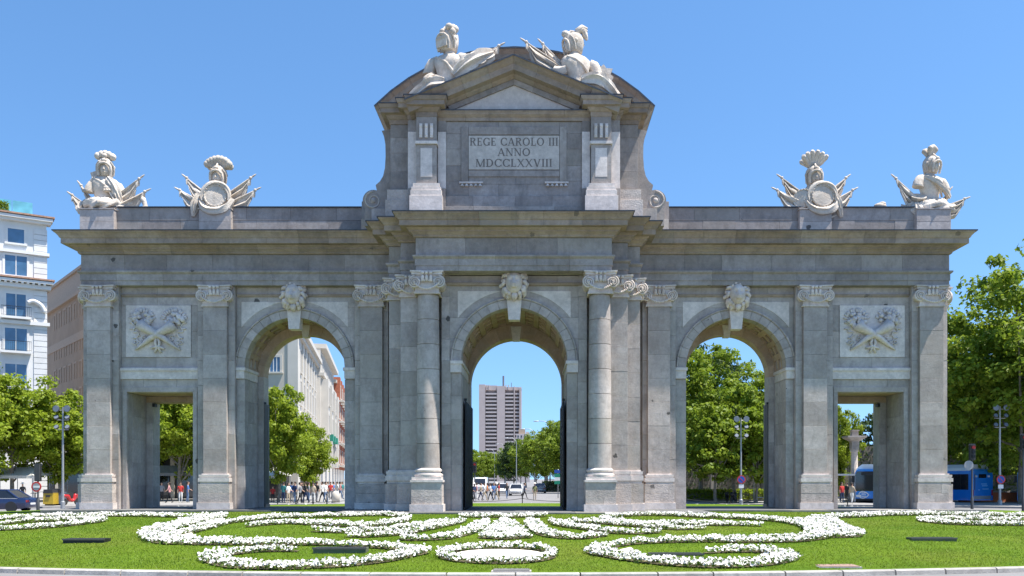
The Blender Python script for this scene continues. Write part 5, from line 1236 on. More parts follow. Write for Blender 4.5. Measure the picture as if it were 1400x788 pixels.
fpart(B, 'tile_edge', M['tile'], f1, (-.7, 16, gz(299, 92.5), gz(299, 92.5)+.16, -.5, .95)); fpart(B, 'tile_edge', M['tile'], f1, (-.7, 16, gz(385, 92.5), gz(385, 92.5)+.16, -.1, 1.0))
for k in range(22): fpart(B, 'bracket', M['white_wall'], f1, (.1+k*.5, .32+k*.5, gz(391, 92.5)-.02, gz(391, 92.5)+.18, .5, .86))
M['teal'] = glass('terrace_glass', (.10, .30, .36), .1)
for k in range(4): fpart(B, 'terrace_screen', M['teal'], f1, (1.2+1.9*k, 3.0+1.9*k, H1+.4, H1+1.7, -1.2, -1.16))
s2 = MB()
for s in (0,):
    pts = [f1.p(.15, gz(431, 92.5)+.3, .35), f1.p(.5, gz(418, 92.5), .35), f1.p(1.2, gz(413, 92.5), .35), f1.p(1.7, gz(416, 92.5), .35)]
    s2.tube(smooth(pts, 5), .22, 8)
o = s2.build('scroll', M['white_wall'], B, True); keep(o, B)
v, f = leaf_mesh([tuple(f1.p(3.4+.9*random.random(), H1+.3+.8*random.random(), -.6)) for _ in range(260)], np.random.RandomState(2), 2, .3, .06, .14); po = bpy.data.objects.new('terrace_plant', mesh_np('terrace_plant', v, f, M['leaf_park'])); link(po, B); keep(po, B); tag(po, kind='stuff')
# -- brown office block
B = thing('office_block', 'brown rendered office block with rows of narrow windows, between the white block and the gate', 'building', (gx(110, 110), 72, 0))
f2 = Face((gx(118, 108), 68.0), (-12.5, 15)); H2 = gz(360, 110)
fpart(B, 'wall', M['brown_wall'], f2, (-16, 30, 0, H2-3.6, -12, 0)); fpart(B, 'attic_storey', M['brown_trim'], f2, (-15.5, 30, H2-3.6, H2, -12, -.5)); fpart(B, 'cornice', M['brown_trim'], f2, (-16.3, 30, H2-3.9, H2-3.5, -1, .45), (-16, 30, H2-.3, H2+.05, -2, -.2))
fpart(B, 'band', M['brown_trim'], f2, (-16, 30, H2-9.4, H2-8.4, -1, .1))
for k in range(12):
    for r in range(7):
        if r == 6 and k > 9: continue
        window(B, f2, -14+k*2.75, H2-6.5-r*3.35-(.8 if r > 0 else 0), 1.0, 1.9, M['brown_trim'], .22, 0, .3, False, 'dark')
fpart(B, 'roof_hut', M['slate'], f2, (-4, 4, H2, H2+1.2, -8, -3))
# -- cream corner building and the street behind it, seen through the left arch
CXB, CYB = gx(408, 95), 55.0; st = Vector((-.167, 1)).normalized()
B = thing('corner_building', 'cream corner building with a blank gable and tall windows, seen through the left arch', 'building', (CXB-6, CYB+6, 0))
fa = Face((CXB, CYB-.45), (-1, 0)); fa.n = Vector((0, -1, 0)); fb = Face((CXB, CYB), (st.x, st.y)); fb.n = Vector((st.y, -st.x, 0))
fpart(B, 'wall', M['cream_wall'], fa, (0, 19, 0, 22.0, -1.0, 0)); LB1 = 26
fpart(B, 'street_wall', M['cream_light'], fb, (.02, LB1, 0, 18.0, -1.0, .02)); fpart(B, 'attic_storey', M['cream_light'], fb, (.4, LB1, 18.0, 21.8, -2.2, -1.2)); fpart(B, 'cornice', M['cream_light'], fb, (-.3, LB1, 17.7, 18.25, -1, .75), (-.3, LB1, 17.2, 17.7, -1, .4), (.3, LB1, 21.8, 22.1, -2.2, -.8))
fpart(B, 'gable_trim', M['cream_light'], fa, (-.1, 1.0, 0, 22.0, -.8, .12), (0, 19, 7.6, 8.1, -1, .2))
window(B, fa, 2.35, gz(508, 95), 1.05, 1.45, M['cream_light'], .25, 2); window(B, fa, 6.6, gz(508, 95), 1.05, 1.45, M['cream_light'], .25, 2); window(B, fa, 2.4, 18.6, 2.2, 2.0, M['cream_light'], .1, 0, pane='glass_d')
for a in (4, 9, 14): window(B, fa, a, 2.2, 2.6, 3.2, M['cream_light'], .2, 2, pane='glass_d')
for k in range(6):
    a = 2.3+k*4.0
    for z, h, ww in ((13.9, 2.3, 1.3), (10.4, 2.4, 1.3), (5.4, 3.4, 1.5)): window(B, fb, a, z, ww, h, M['cream_light'], .22, 1, pane='glass_d', out=.02)
    fpart(B, 'window_hood', M['cream_light'], fb, (a-1.15, a+1.15, 9.0, 9.3, 0, .55)); fpart(B, 'pier', M['cream_light'], fb, (a+1.55, a+2.2, 4.6, 17.2, 0, .16))
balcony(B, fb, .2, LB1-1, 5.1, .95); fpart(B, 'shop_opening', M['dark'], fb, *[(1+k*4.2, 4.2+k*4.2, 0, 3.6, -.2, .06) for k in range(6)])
B = thing('street_building', 'white ornate building with balconies down the side street', 'building', (CXB-8, CYB+38, 0))
fpart(B, 'wall', M['cream_light'], fb, (LB1+.05, 58, 0, 20.4, -10, .5)); fpart(B, 'cornice', M['cream_light'], fb, (LB1, 58, 19.9, 20.5, -1, 1.3), (LB1, 58, 16.2, 16.6, 0, 1.0))
for k in range(7):
    a = LB1+2.4+k*4.4
    for z in (4.6, 8.4, 12.3, 16.8): window(B, fb, a, z, 1.4, 2.4, M['cream_light'], .2, 1, pane='glass_d', out=.5)
    if k % 2 == 0:
        fpart(B, 'bay', M['cream_light'], fb, (a-1.6, a+1.6, 4, 15.8, .4, 1.5))
        for z in (4.8, 8.6, 12.4): window(B, fb, a, z, 1.7, 2.3, M['cream_light'], .15, 1, pane='glass_d', out=1.5)
M['awning'] = plain('green_awning', (.02, .22, .15), .8)
for k in range(3): fpart(B, 'awning', M['awning'], fb, (LB1+5+k*6, LB1+7+k*6, 7.6, 8.5, .5, 1.9))
B = thing('bay_building', 'building with red brick bays and slate roof at the end of the side street', 'building', (CXB-13, CYB+68, 0))
fpart(B, 'wall', M['cream_light'], fb, (58.05, 104, 0, 19.0, -10, .3)); fpart(B, 'roof', M['slate'], fb, (58, 104, 19.0, 22.6, -10, -1.0)); fpart(B, 'cornice', M['cream_light'], fb, (57.8, 104, 18.7, 19.2, -1, 1.0))
for k in range(7):
    a = 61+k*6.4; bay = fpart(B, 'bay', M['redbrick'], fb, (a-1.3, a+1.3, 4.0, 19.8, .2, 1.5))
    for z in (5.0, 8.8, 12.6, 16.2):
        window(B, fb, a, z, 1.3, 2.0, M['cream_light'], .2, 1, pane='glass_d', out=1.5); fpart(B, 'balcony', M['cream_light'], fb, (a-1.9, a+1.9, z-.7, z-.45, .2, 2.2))
        fpart(B, 'window', M['glass_d'], fb, (a+2.6, a+3.8, z, z+2.1, .2, .33))
# flag on the bay building
tf = thing('flag', 'small red and yellow flag on the red brick bay building', 'flag', tuple(fb.p(60, 6.5, 2)))
M['flag_r'] = plain('flag_red', (.45, .03, .03), .8); M['flag_y'] = plain('flag_yellow', (.6, .42, .03), .8)
for i, mt in enumerate(('flag_r', 'flag_y', 'flag_r')): MB().sheet(lambda s, t_, i=i: (.3+1.3*s, .10*math.sin(5*s), .9-.36*i-.36*t_), 6, 2, .02).build('flag_stripe', M[mt], tf)
MB().tube([(-.6, .3, -.6), (.35, 0, 1.1)], .03, 6).build('flagpole', M['iron'], tf)
# -- residential tower far down the avenue
DT = 860; XT0, XT1 = gx(655, DT), gx(713, DT); HT = gz(526, DT); WT = XT1-XT0
T = thing('residential_tower', 'tall pinkish concrete tower with stacked white balconies far down the avenue', 'building', (XT0+WT/2, CY+DT, 0)); ft = Face((XT0, CY+DT), (1, 0)); ft.n = Vector((0, -1, 0))
sx = lambda p_: (p_-655)*DT/F
fpart(T, 'wall', M['tower'], ft, (0, WT*.99, 0, HT-4, -30, -3))
for a, b, h in ((655, 663.5, HT), (679.5, 690.5, HT-1.5), (702.5, 704, HT-2), (710, 713, HT-3.5)): fpart(T, 'shaft', M['tower'], ft, (sx(a), sx(b), 0, h, -14, 1.5))
fpart(T, 'roof_band', M['tower'], ft, (sx(663.5), sx(679.5), HT-5.5, HT-.8, -10, -.5), (sx(690.5), sx(713), HT-5.5, HT-2.4, -10, -.5))
for k in range(2): 
    for a in ((665, 666.5, 668, 670), (691, 692.5, 694.5, 697))[k][::2]: fpart(T, 'chimney', M['tower_b'], ft, (sx(a), sx(a+1.4), HT-5, HT-.3, -3, .5))
nfl = 24
for r in range(nfl):
    z = HT-6.2-(r+1)*3.55
    for a, b in ((663.5, 679.5), (690.5, 702.5), (704, 710)):
        fpart(T, 'balcony', M['tower_b'], ft, (sx(a)+.3, sx(b)-.3, z, z+1.45, -2.2, 1.4 if a != 704 else .6)); fpart(T, 'recess', M['tower_shade'], ft, (sx(a)+.2, sx(b)-.2, z+1.46, z+3.5, -3, -2.4))
MB().tube([(sx(688)-WT/2, 6, HT-2), (sx(688)-WT/2, 6, HT+9)], .9, 8).tube([(sx(699)-WT/2, 6, HT-2), (sx(699)-WT/2, 6, HT+2.5)], .3, 6).build('mast', M['slate'], T)
LBt = thing('low_block', 'low pale rooftops beside the tower, just above the avenue trees', 'building', (gx(716, 600), 560, 0)); fl_ = Face((gx(706, 600), 560), (1, 0)); fl_.n = Vector((0, -1, 0))
fpart(LBt, 'wall', M['tower_b'], fl_, (0, 9, 0, 32.5, -9, 0)); fpart(LBt, 'penthouse', M['brown_trim'], fl_, (1.5, 6, 32.5, 35.5, -6, -1)); fpart(LBt, 'roof_box', M['tower_b'], fl_, (6.4, 8.4, 32.5, 34, -4, -1))
for k in range(4):
    for r in range(3): window(LBt, fl_, 1.2+k*2.2, 30-r*3.2, 1.0, 1.5, M['tower_b'], .1, 0, pane='glass_d')
# ================================================================== STREET FURNITURE
M['steel'] = plain('galvanised_steel', (.34, .35, .36), .5, .5); M['darkpole'] = plain('dark_pole_paint', (.045, .045, .048), .5)
M['sign_blue'] = plain('sign_blue', (.015, .07, .34), .4); M['sign_red'] = plain('sign_red', (.50, .025, .02), .4); M['sign_white'] = plain('sign_white', (.72, .72, .72), .4); M['sign_green'] = plain('sign_green', (.01, .22, .13), .4); M['sign_grey'] = plain('sign_back', (.33, .33, .34), .5, .4)
M['yellow'] = plain('container_yellow', (.40, .27, .02), .5); M['binblue'] = plain('container_blue', (.10, .13, .19), .5); M['orange'] = plain('orange_barrier', (.48, .16, .07), .7)
M['lamp_glass'] = plain('lamp_glass', (.16, .18, .21), .2)
def floodlight_mast(label, px, d, H, tiers=3, sign=False):
    o = thing('floodlight_mast', label, 'lamp post', (gx(px, d), CY+d, 0), 0, 'floodlight masts round the plaza')
    MB().lathe([(.16, 0), (.16, .5), (.09, .55), (.055, H)], 12).build('pole', M['steel'], o, True, 40)
    for k in range(tiers):
        z = H-.12-k*.72
        MB().tube([(-.42, 0, z-.1), (.42, 0, z-.1)], .03, 6).build('crossarm', M['steel'], o)
        for s in (1, -1):
            r = .25 if k == 0 else .17; ln = MB().lathe([(.05, 0), (r*.8, .06), (r, .16), (r, .24)], 16, (s*.40, 0, z), Matrix.Rotation(R(90 if k == 0 else 60), 3, 'X')).build('floodlight', M['darkpole'], o, True, 40)
            MB().lathe([(r*.95, .235), (r*.9, .25)], 16, (s*.40, 0, z), Matrix.Rotation(R(90 if k == 0 else 60), 3, 'X')).build('lens', M['lamp_glass'], ln)
    if sign:
        sg = MB().lathe([(.34, 0), (.34, .03)], 24, (0, -.14, 2.15), Matrix.Rotation(R(90), 3, 'X')).build('sign', M['sign_red'], o); MB().lathe([(.27, 0), (.27, .036)], 24, (0, -.14, 2.15), Matrix.Rotation(R(90), 3, 'X')).build('sign_face', M['sign_blue'], sg)
        MB().obox((0, -.18, 2.15), .05, .012, .52, Matrix.Rotation(R(-45), 3, 'Y')).build('sign_bar', M['sign_red'], sg); MB().box(-.2, .2, -.15, -.12, 1.45, 1.75).build('sign_plate', M['sign_white'], sg)
floodlight_mast('slim floodlight mast in front of the left plane trees', 86, 66, 7.5); floodlight_mast('slim floodlight mast with round sign standing in the right arch', 1013, 73, 7.2, sign=True); floodlight_mast('slim floodlight mast with round sign beside the blue bus', 1367, 70, 7.9, sign=True)
def traffic_light(label, px, d, H, disc=None, facing=1):
    o = thing('traffic_light', label, 'traffic light', (gx(px, d), CY+d, 0), 0, 'traffic lights round the plaza')
    MB().lathe([(.10, 0), (.10, .9), (.06, .95), (.055, H)], 12).build('pole', M['darkpole'], o, True, 40)
    hd = MB().box(-.16, .16, -.16, .12, H-.05, H+.98).build('signal_head', M['darkpole'], o)
    for k in range(3):
        z = H+.15+k*.32
        MB().lathe([(.11, 0), (.12, .1)], 14, (0, .12 if facing < 0 else -.16, z), Matrix.Rotation(R(-90 if facing < 0 else 90), 3, 'X')).build('lens', M['sign_red'] if k == 2 else M['iron'], hd)
        MB().box(-.14, .14, -.30 if facing > 0 else .12, -.16 if facing > 0 else .28, z+.12, z+.135).build('hood', M['darkpole'], hd)
    MB().box(-.22, .22, .0, .03, H-.1, H+1.04).build('backboard', M['darkpole'], hd)
    if disc:
        sg = MB().lathe([(.32, 0), (.32, .03)], 24, (disc[1], -.14, H-.45), Matrix.Rotation(R(90), 3, 'X')).build('sign', M[disc[0]], o)
        if disc[0] == 'sign_red': MB().lathe([(.23, 0), (.23, .036)], 24, (disc[1], -.14, H-.45), Matrix.Rotation(R(90), 3, 'X')).build('sign_face', M['sign_grey'], sg); MB().box(-.2, .2, -.19, -.17, H-.51, H-.39).build('sign_bar', M['sign_white'], sg)
traffic_light('dark traffic light with red ringed sign beside the dark blue car', 52, 57, 2.15, ('sign_red', -.02), -1)
traffic_light('dark traffic light with grey round sign back in front of the blue bus', 1329, 62, 3.6, ('sign_grey', -.3), 1)
traffic_light('tall dark traffic light at the front of the right-hand bus', 1399, 60, 4.2, None, 1)
traffic_light('traffic light showing red at the edge of the avenue through the central arch', 649, 98, 3.0, None, 1)
# curved avenue lamps
M['lamp_head'] = plain('lamp_head', (.42, .44, .46), .4, .3)
def avenue_lamp(px, d, H=12.0):
    o = thing('avenue_lamp', 'tall grey avenue lamp with curved arm beyond the central arch', 'lamp post', (gx(px, d), CY+d, 0), 0, 'curved lamps along the avenue')
    MB().tube(smooth([(0, 0, 0), (0, 0, H*.5), (0, 0, H*.86), (-.25, 0, H*.95), (-.9, 0, H), (-1.9, 0, H+.05)], 4), grad([.13, .10, .08, .07, .06, .05], 21), 8).build('pole', M['steel'], o, True)
    MB().ball((-2.35, 0, H+.02), (.55, .2, .1), 10, 6).build('lamp_head', M['lamp_head'], o, True); MB().lathe([(.2, 0), (.2, .8), (.13, .9)], 10).build('base', M['steel'], o, True, 40)
for px, d in ((752, 152), (731, 176), (706, 214), (691, 252), (676, 300), (665, 345), (658, 390), (651, 430)): avenue_lamp(px, d)
# direction sign
o = thing('direction_sign', 'blue and green direction sign on a grey post in the central arch', 'road sign', (gx(763, 102), CY+102, 0)); MB().tube([(0, 0, 0), (0, 0, 3.3)], .05, 8).build('post', M['steel'], o, True)
for i, (mt, z) in enumerate((('sign_blue', 2.85), ('sign_green', 2.4), ('sign_white', 2.0), ('sign_green', 1.6))): MB().box(-.42, .42, -.1, -.06, z, z+.38).build('sign_panel', M[mt], o); 
# containers, awnings, parasols on the left pavement
def container(label, px, d, w_, h, mat, grp):
    o = thing('recycling_container', label, 'container', (gx(px, d), CY+d, .14), R(6), grp); MB().prism([(-w_/2, 0.12), (w_/2, .12), (w_/2*.96, h*.82), (w_/2*.8, h), (-w_/2*.8, h), (-w_/2*.96, h*.82)], -.5, .5).build('body', mat, o); MB().prism([(-w_/2*.97, h*.80), (w_/2*.97, h*.80), (w_/2*.82, h+.05), (-w_/2*.82, h+.05)], -.54, .54).build('lid', M['dark'], o)
    MB().box(-w_/5, w_/5, -.56, -.5, h*.55, h*.68).build('slot', M['dark'], o); MB().box(-w_/2+.1, w_/2-.1, -.4, .4, 0, .12).build('base', M['dark'], o)
container('yellow recycling container behind the traffic light', 69.5, 69, .75, 1.2, M['yellow'], 'recycling containers'); container('dark blue recycling container beside the yellow one', 79, 70, .95, 1.25, M['binblue'], 'recycling containers')
M['canvas_shaded'] = plain('shaded_canvas', (.22, .215, .2), .8)  # awning canvas darkened: the shade it stands in is put into the colour
def awning(label, px, d, w_, z, mat='canvas', rz=0):
    o = thing('terrace_awning', label, 'awning', (gx(px, d), CY+d, .14), rz, 'terrace awnings under the plane trees')
    MB().add([(-w_/2, -1.5, z), (w_/2, -1.5, z), (w_/2, 1.5, z), (-w_/2, 1.5, z), (-w_/2+.5, 0, z+.75), (w_/2-.5, 0, z+.75)], [(0, 1, 5, 4), (2, 3, 4, 5), (1, 2, 5), (3, 0, 4), (3, 2, 1, 0)]).build('canopy', M[mat], o)
    MB().box(-w_/2, w_/2, -1.52, -1.5, z-.25, z+.01).build('valance', M[mat], o)
    for sx_ in (-1, 1):
        for sy_ in (-1, 1): MB().tube([(sx_*(w_/2-.1), sy_*1.4, 0), (sx_*(w_/2-.1), sy_*1.4, z)], .035, 6).build('pole', M['steel'], o)
    for k in range(3):
        x = -w_/2+.8+k*(w_-1.6)/2; MB().lathe([(.3, 0), (.03, .05), (.03, .72), (.35, .73), (.35, .76)], 10, (x, .2, 0)).build('table', M['bronze'], o)
awning('white terrace awning beside the dark blue car', 12, 80, 6, 2.35); awning('white terrace awning behind the recycling containers', 47, 84, 5, 2.7); awning('shaded terrace awning in the left flat doorway', 250, 86, 6.5, 2.6, 'canvas_shaded'); awning('white terrace awning at the left edge of the left arch', 366, 82, 3.6, 2.35)
o = thing('shop_front', 'row of dark shop fronts behind the plane trees', 'shop front', (-40, 50, .14))
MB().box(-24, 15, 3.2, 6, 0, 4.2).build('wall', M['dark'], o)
for k in range(13): MB().box(-24+k*3.0, -23.6+k*3.0, 2.95, 3.2, 0, 4.2).build('pilaster', M['cream_wall'], o)
MB().box(-24.2, 15.2, 2.8, 6, 4.2, 4.9).build('fascia', M['cream_wall'], o)
for k in range(12): MB().box(-23.4+k*3.0, -21.2+k*3.0, 3.14, 3.19, .1, 2.6).build('pane', M['glass_d'], o)
# stone column with spreading capital, shelter, hedge, barrier and park railings on the right
o = thing('stone_column', 'slim fluted stone column with wide flat capital framed by the right doorway', 'monument', (gx(1168, 82), 42, .14))
MB().lathe([(.6, 0), (.6, .4), (.45, .45), (.42, .6), (.33, .7), (.29, 4.5), (.35, 4.55), (.35, 4.75)], 20, cor=lambda t_, a: 1+.05*math.cos(10*a)).build('shaft', M['dado'], o, True, 40)
MB().box(-.33, .33, -.33, .33, 4.75, 5.5).build('neck', M['granite'], o); MB().add([(-.34, -.34, 5.5), (.34, -.34, 5.5), (.34, .34, 5.5), (-.34, .34, 5.5), (-.85, -.85, 5.85), (.85, -.85, 5.85), (.85, .85, 5.85), (-.85, .85, 5.85)], [(0, 1, 5, 4), (1, 2, 6, 5), (2, 3, 7, 6), (3, 0, 4, 7), (3, 2, 1, 0)]).build('capital', M['granite'], o)
MB().box(-.86, .86, -.86, .86, 5.85, 6.0).build('abacus', M['granite'], o); MB().box(-.28, .28, -.28, .28, 6.0, 6.45).build('finial_block', M['granite'], o); MB().box(-.36, .36, -.36, .36, 6.45, 6.55).build('finial_cap', M['granite'], o)
def shelter(label, px, d, w_):
    o = thing('bus_shelter', label, 'bus shelter', (gx(px, d), CY+d, .14), 0, 'bus shelters by the park'); MB().box(-w_/2, w_/2, -.6, .6, 2.35, 2.5).build('roof', M['steel'], o)
    MB().box(w_/2-.12, w_/2, -.6, .6, .1, 2.35).build('advert_panel', M['sign_grey'], o); MB().box(w_/2-.13, w_/2-.125, -.5, .5, .5, 2.1).build('poster', M['binblue'], o)
    for x in (-w_/2+.05, w_/2-.2): MB().tube([(x, .55, 0), (x, .55, 2.36)], .05, 8).build('post', M['steel'], o)
    MB().box(-w_/2+.1, w_/2-.3, .2, .5, .42, .48).build('bench', M['steel'], o)
shelter('grey bus shelter beside the stone column in the right doorway', 1154, 78, 1.6); shelter('grey bus shelter against the right jamb of the right arch', 1043, 78, 1.4)
rs = np.random.RandomState(5)
def hedge(label, x0, x1, y, h, mat, n):
    o = thing('hedge', label, 'hedge', ((x0+x1)/2, y, .14)); w_ = x1-x0
    MB().box(-w_/2, w_/2, -.25, .25, 0, h-.15).build('stems', M['bark'], o)
    P = [(rs.uniform(-w_/2, w_/2), rs.uniform(-.45, .45), rs.uniform(.1, h)) for _ in range(n)]; v, f = leaf_mesh(P, rs, 3, .2, .07, .14)
    q = bpy.data.objects.new('leaves', mesh_np('hedge_leaves', v, f, mat)); link(q, o); tag(q, kind='stuff')
hedge('low clipped yellow green hedge below the trees in the right arch', 13, 23.5, 43, .95, M['leaf_light'], 3200); hedge('tall dark evergreen screen behind the park railings in the right arch', 6, 32, 62, 5.5, M['leaf_dark'], 9000); hedge('tall dark evergreen screen behind the buses', 32, 75, 64, 6.0, M['leaf_dark'], 12000); hedge('tall loose green hedge along the park railings behind the buses', 30, 58, 53, 2.6, M['leaf_park'], 7000); hedge('dark green hedge along the avenue pavement in the central arch', 2.2, 6.2, 100, 1.6, M['leaf_dark'], 1200)
o = thing('planter_wall', 'low orange brick planter wall next to the blue bus', 'planter', (gx(1352, 80), 40, .14)); MB().box(-2.6, 2.6, -.3, .3, 0, .85).build('brick_wall', M['orange'], o); MB().box(-2.7, 2.7, -.38, .38, .85, .98).build('coping', M['kerb'], o); MB().box(-2.2, -.4, -.32, -.29, .2, .7).build('panel', M['kerb'], o)
def railing(label, x0, x1, y, h):
    o = thing('park_railing', label, 'railing', ((x0+x1)/2, y, .14)); w_ = x1-x0; n = int(w_/.16); b = MB()
    for k in range(n): b.box(-w_/2+k*.16, -w_/2+k*.16+.03, -.015, .015, .5, h)
    bo = b.build('bars', M['iron'], o); tag(bo, kind='stuff'); MB().box(-w_/2, w_/2, -.03, .03, h-.25, h-.2).build('rail', M['iron'], o); MB().box(-w_/2, w_/2, -.03, .03, .6, .66).build('rail', M['iron'], o); MB().box(-w_/2, w_/2, -.2, .2, 0, .5).build('base_wall', M['kerb'], o)
    for k in range(max(2, int(w_/6))+1):
        x = -w_/2+w_*k/max(2, int(w_/6)); MB().box(x-.3, x+.3, -.3, .3, 0, h+.1).box(x-.38, x+.38, -.38, .38, h+.1, h+.3).build('pillar', M['kerb'], o)
railing('black park railing with stone pillars behind the trees of the right arch', 8, 26, 55, 3.0); railing('black park railing with stone pillars behind the buses', 28, 62, 58, 3.4); railing('black railing along the avenue in the central arch', 3.0, 9, 112, 2.2)
# bollards in front of the side street
for i, px in enumerate((405, 428, 447)):
    o = thing('bollard', 'short dark bollard at the kerb in the left arch', 'bollard', (gx(px, 73), 33, .0 if i else .14), 0, 'bollards in the left arch'); MB().lathe([(.1, 0), (.1, .08), (.06, .12), (.055, .85), (.08, .88), (.075, .98), (.03, 1.03)], 12).build('post', M['darkpole'], o, True, 40); MB().lathe([(.085, .7), (.085, .76)], 12).build('band', M['steel'], o)
o = thing('stone_bollard', 'rounded beige stone bollard next to the crowd in the left arch', 'bollard', (gx(459, 76), 36, .14)); MB().lathe([(.34, 0), (.34, .6), (.3, .85), (.18, 1.0), (.02, 1.05)], 16).build('post', M['cream_wall'], o, True); MB().lathe([(.37, 0), (.37, .1)], 16).build('foot', M['kerb'], o)

# ================================================================== VEHICLES
def paint(name, c, r=.25): 
    t = NT(name); t.color(t.mix(t.map(t.noise(1.5, 2), .4, .6, 0, 1), c, tuple(x*1.08 for x in c))); t.rough(r); t.b.inputs['Coat Weight'].default_value = .6; t.b.inputs['Coat Roughness'].default_value = .06; return t.m
M['car_blue'] = paint('dark_blue_paint', (.012, .022, .075)); M['car_white'] = paint('white_car_paint', (.62, .62, .62)); M['car_grey'] = paint('grey_car_paint', (.22, .23, .24)); M['bus_blue'] = paint('bus_blue_paint', (.01, .20, .62)); M['bus_white'] = paint('bus_white_paint', (.66, .67, .68))
M['tyre'] = plain('tyre_rubber', (.02, .02, .02), .9); M['rim'] = plain('alloy_rim', (.55, .55, .56), .3, .8); M['tail'] = plain('tail_lamp', (.40, .02, .02), .2); M['head'] = plain('head_lamp', (.7, .7, .7), .1)
def car(label, x, y, rz, mat, L=4.6, H=1.46, W=1.82, group=None, kind='saloon'):
    o = thing('parked_car', label, 'car', (x, y, 0), rz, group)       # nose towards +X
    def ring(xx, w_, zb, zt, sh): return [(xx, -w_*.90, zb), (xx, -w_, zb+.16), (xx, -w_, zt-.16), (xx, -w_*sh, zt), (xx, -w_*.4, zt+.03), (xx, w_*.4, zt+.03), (xx, w_*sh, zt), (xx, w_, zt-.16), (xx, w_, zb+.16), (xx, w_*.90, zb)]
    hw = W/2; S = [(-.5, .80, .42, .80), (-.485, .90, .30, .92), (-.42, .97, .22, .96), (-.3, 1, .20, .93), (0, 1, .19, .93), (.2, 1, .20, .92), (.30, .99, .20, .90), (.42, .95, .21, .80), (.48, .86, .28, .70), (.5, .72, .38, .60)]
    b = MB(); vs = []
    for sx_, w_, zb, zt in S: vs += ring(sx_*L, hw*w_, zb, zt, .93)
    n = 10; b.add(vs, [(i*n+j, i*n+(j+1) % n, (i+1)*n+(j+1) % n, (i+1)*n+j) for i in range(len(S)-1) for j in range(n)]+[tuple(range(n))[::-1], tuple((len(S)-1)*n+j for j in range(n))])
    body = b.build('body', mat, o, True, 35)
    def cab(xx, w_, z): return [(xx, -w_, z), (xx, w_, z)]
    rear0, rear1 = (-.40, -.22) if kind == 'saloon' else (-.47, -.40)
    Cb = [(rear0*L, .93, rear1*L, .74), (.27*L, .93, .10*L, .76)]
    zb, zt = .90, H
    P = [(Cb[0][0], -hw*.92, zb), (Cb[1][0], -hw*.92, zb), (Cb[1][0], hw*.92, zb), (Cb[0][0], hw*.92, zb), (Cb[0][2], -hw*.72, zt), (Cb[1][2], -hw*.74, zt), (Cb[1][2], hw*.74, zt), (Cb[0][2], hw*.72, zt)]
    gl = MB().add(P, [(0, 1, 5, 4), (1, 2, 6, 5), (2, 3, 7, 6), (3, 0, 4, 7), (4, 5, 6, 7)]).build('windows', M['glass_d'], o)
    PV = [Vector(p) for p in P]
    rf = MB()
    rf.add([PV[4]+Vector((-.04, -.02, -.02)), PV[5]+Vector((.04, -.02, -.02)), PV[6]+Vector((.04, .02, -.02)), PV[7]+Vector((-.04, .02, -.02))]+[p+Vector((0, 0, .05)) for p in PV[4:8]], [(0, 1, 2, 3), (7, 6, 5, 4), (0, 4, 5, 1), (1, 5, 6, 2), (2, 6, 7, 3), (3, 7, 4, 0)]); rf.build('roof', mat, o, True, 30)
    for s in (0, 1):
        a, b_, c, d = (0, 4, 1, 5) if s == 0 else (3, 7, 2, 6); sg = Vector((0, -.012 if s == 0 else .012, 0))
        for u, v_ in ((PV[a], PV[b_]), (PV[c], PV[d]), (PV[a].lerp(PV[c], .42), PV[b_].lerp(PV[d], .40))): MB().tube([u+sg, v_+sg], .045, 6).build('pillar', mat, body)
        MB().tube([PV[a]+sg, PV[c]+sg], .03, 6).build('belt_trim', M['steel'], body)
        MB().box(.16*L, .20*L, *((-hw*1.12, -hw*.93) if s == 0 else (hw*.93, hw*1.12)), .92, 1.05).build('mirror', mat, body)
        for q in (-.12, .1): MB().box(q*L, q*L+.16, *((-hw*1.015, -hw*.99) if s == 0 else (hw*.99, hw*1.015)), .72, .76).build('door_handle', M['steel'], body)
        MB().box(-.5*L, -.455*L, *((-hw*.86, -hw*.5) if s == 0 else (hw*.5, hw*.86)), .66, .80).build('tail_light', M['tail'], body); MB().box(.45*L, .492*L, *((-hw*.84, -hw*.5) if s == 0 else (hw*.5, hw*.84)), .56, .70).build('headlight', M['head'], body)
        for wx in (-.30, .31):
            yy = (-hw+.02) if s == 0 else (hw-.22); MX = Matrix.Rotation(R(90), 3, 'X')
            wl = MB().lathe([(.24, -.2), (.31, -.2), (.33, -.15), (.33, -.05), (.31, 0), (.24, 0)], 22, (wx*L, yy, .33), MX).build('wheel', M['tyre'], o, True, 40)
            rm = MB().lathe([(.235, -.02), (.22, .005), (.05, .012)], 22, (wx*L, yy-(.0 if s == 0 else -.2), .33), MX if s == 0 else Matrix.Rotation(R(-90), 3, 'X')); rm.build('rim', M['rim'], wl, True, 40)
            for k in range(5): MB().obox((wx*L+.13*math.cos(k*1.257), yy-(.016 if s == 0 else -.216), .33+.13*math.sin(k*1.257)), .20, .012, .05, Matrix.Rotation(-k*1.257, 3, 'Y')).build('spoke', M['rim'], wl)
            MB().lathe([(.37, -.01), (.37, .012)], 22, (wx*L, (-hw+.004) if s == 0 else (hw-.004), .35), MX).build('wheel_arch', M['dark'], body)
    MB().box(-.502*L, -.495*L, -.3, .3, .50, .62).build('number_plate', M['sign_white'], body)
    return o
car('dark blue saloon car driving past the left trees', gx(6, 60)-.2, 19.5, R(181), M['car_blue'], 4.75)
GV = 'cars on the avenue'
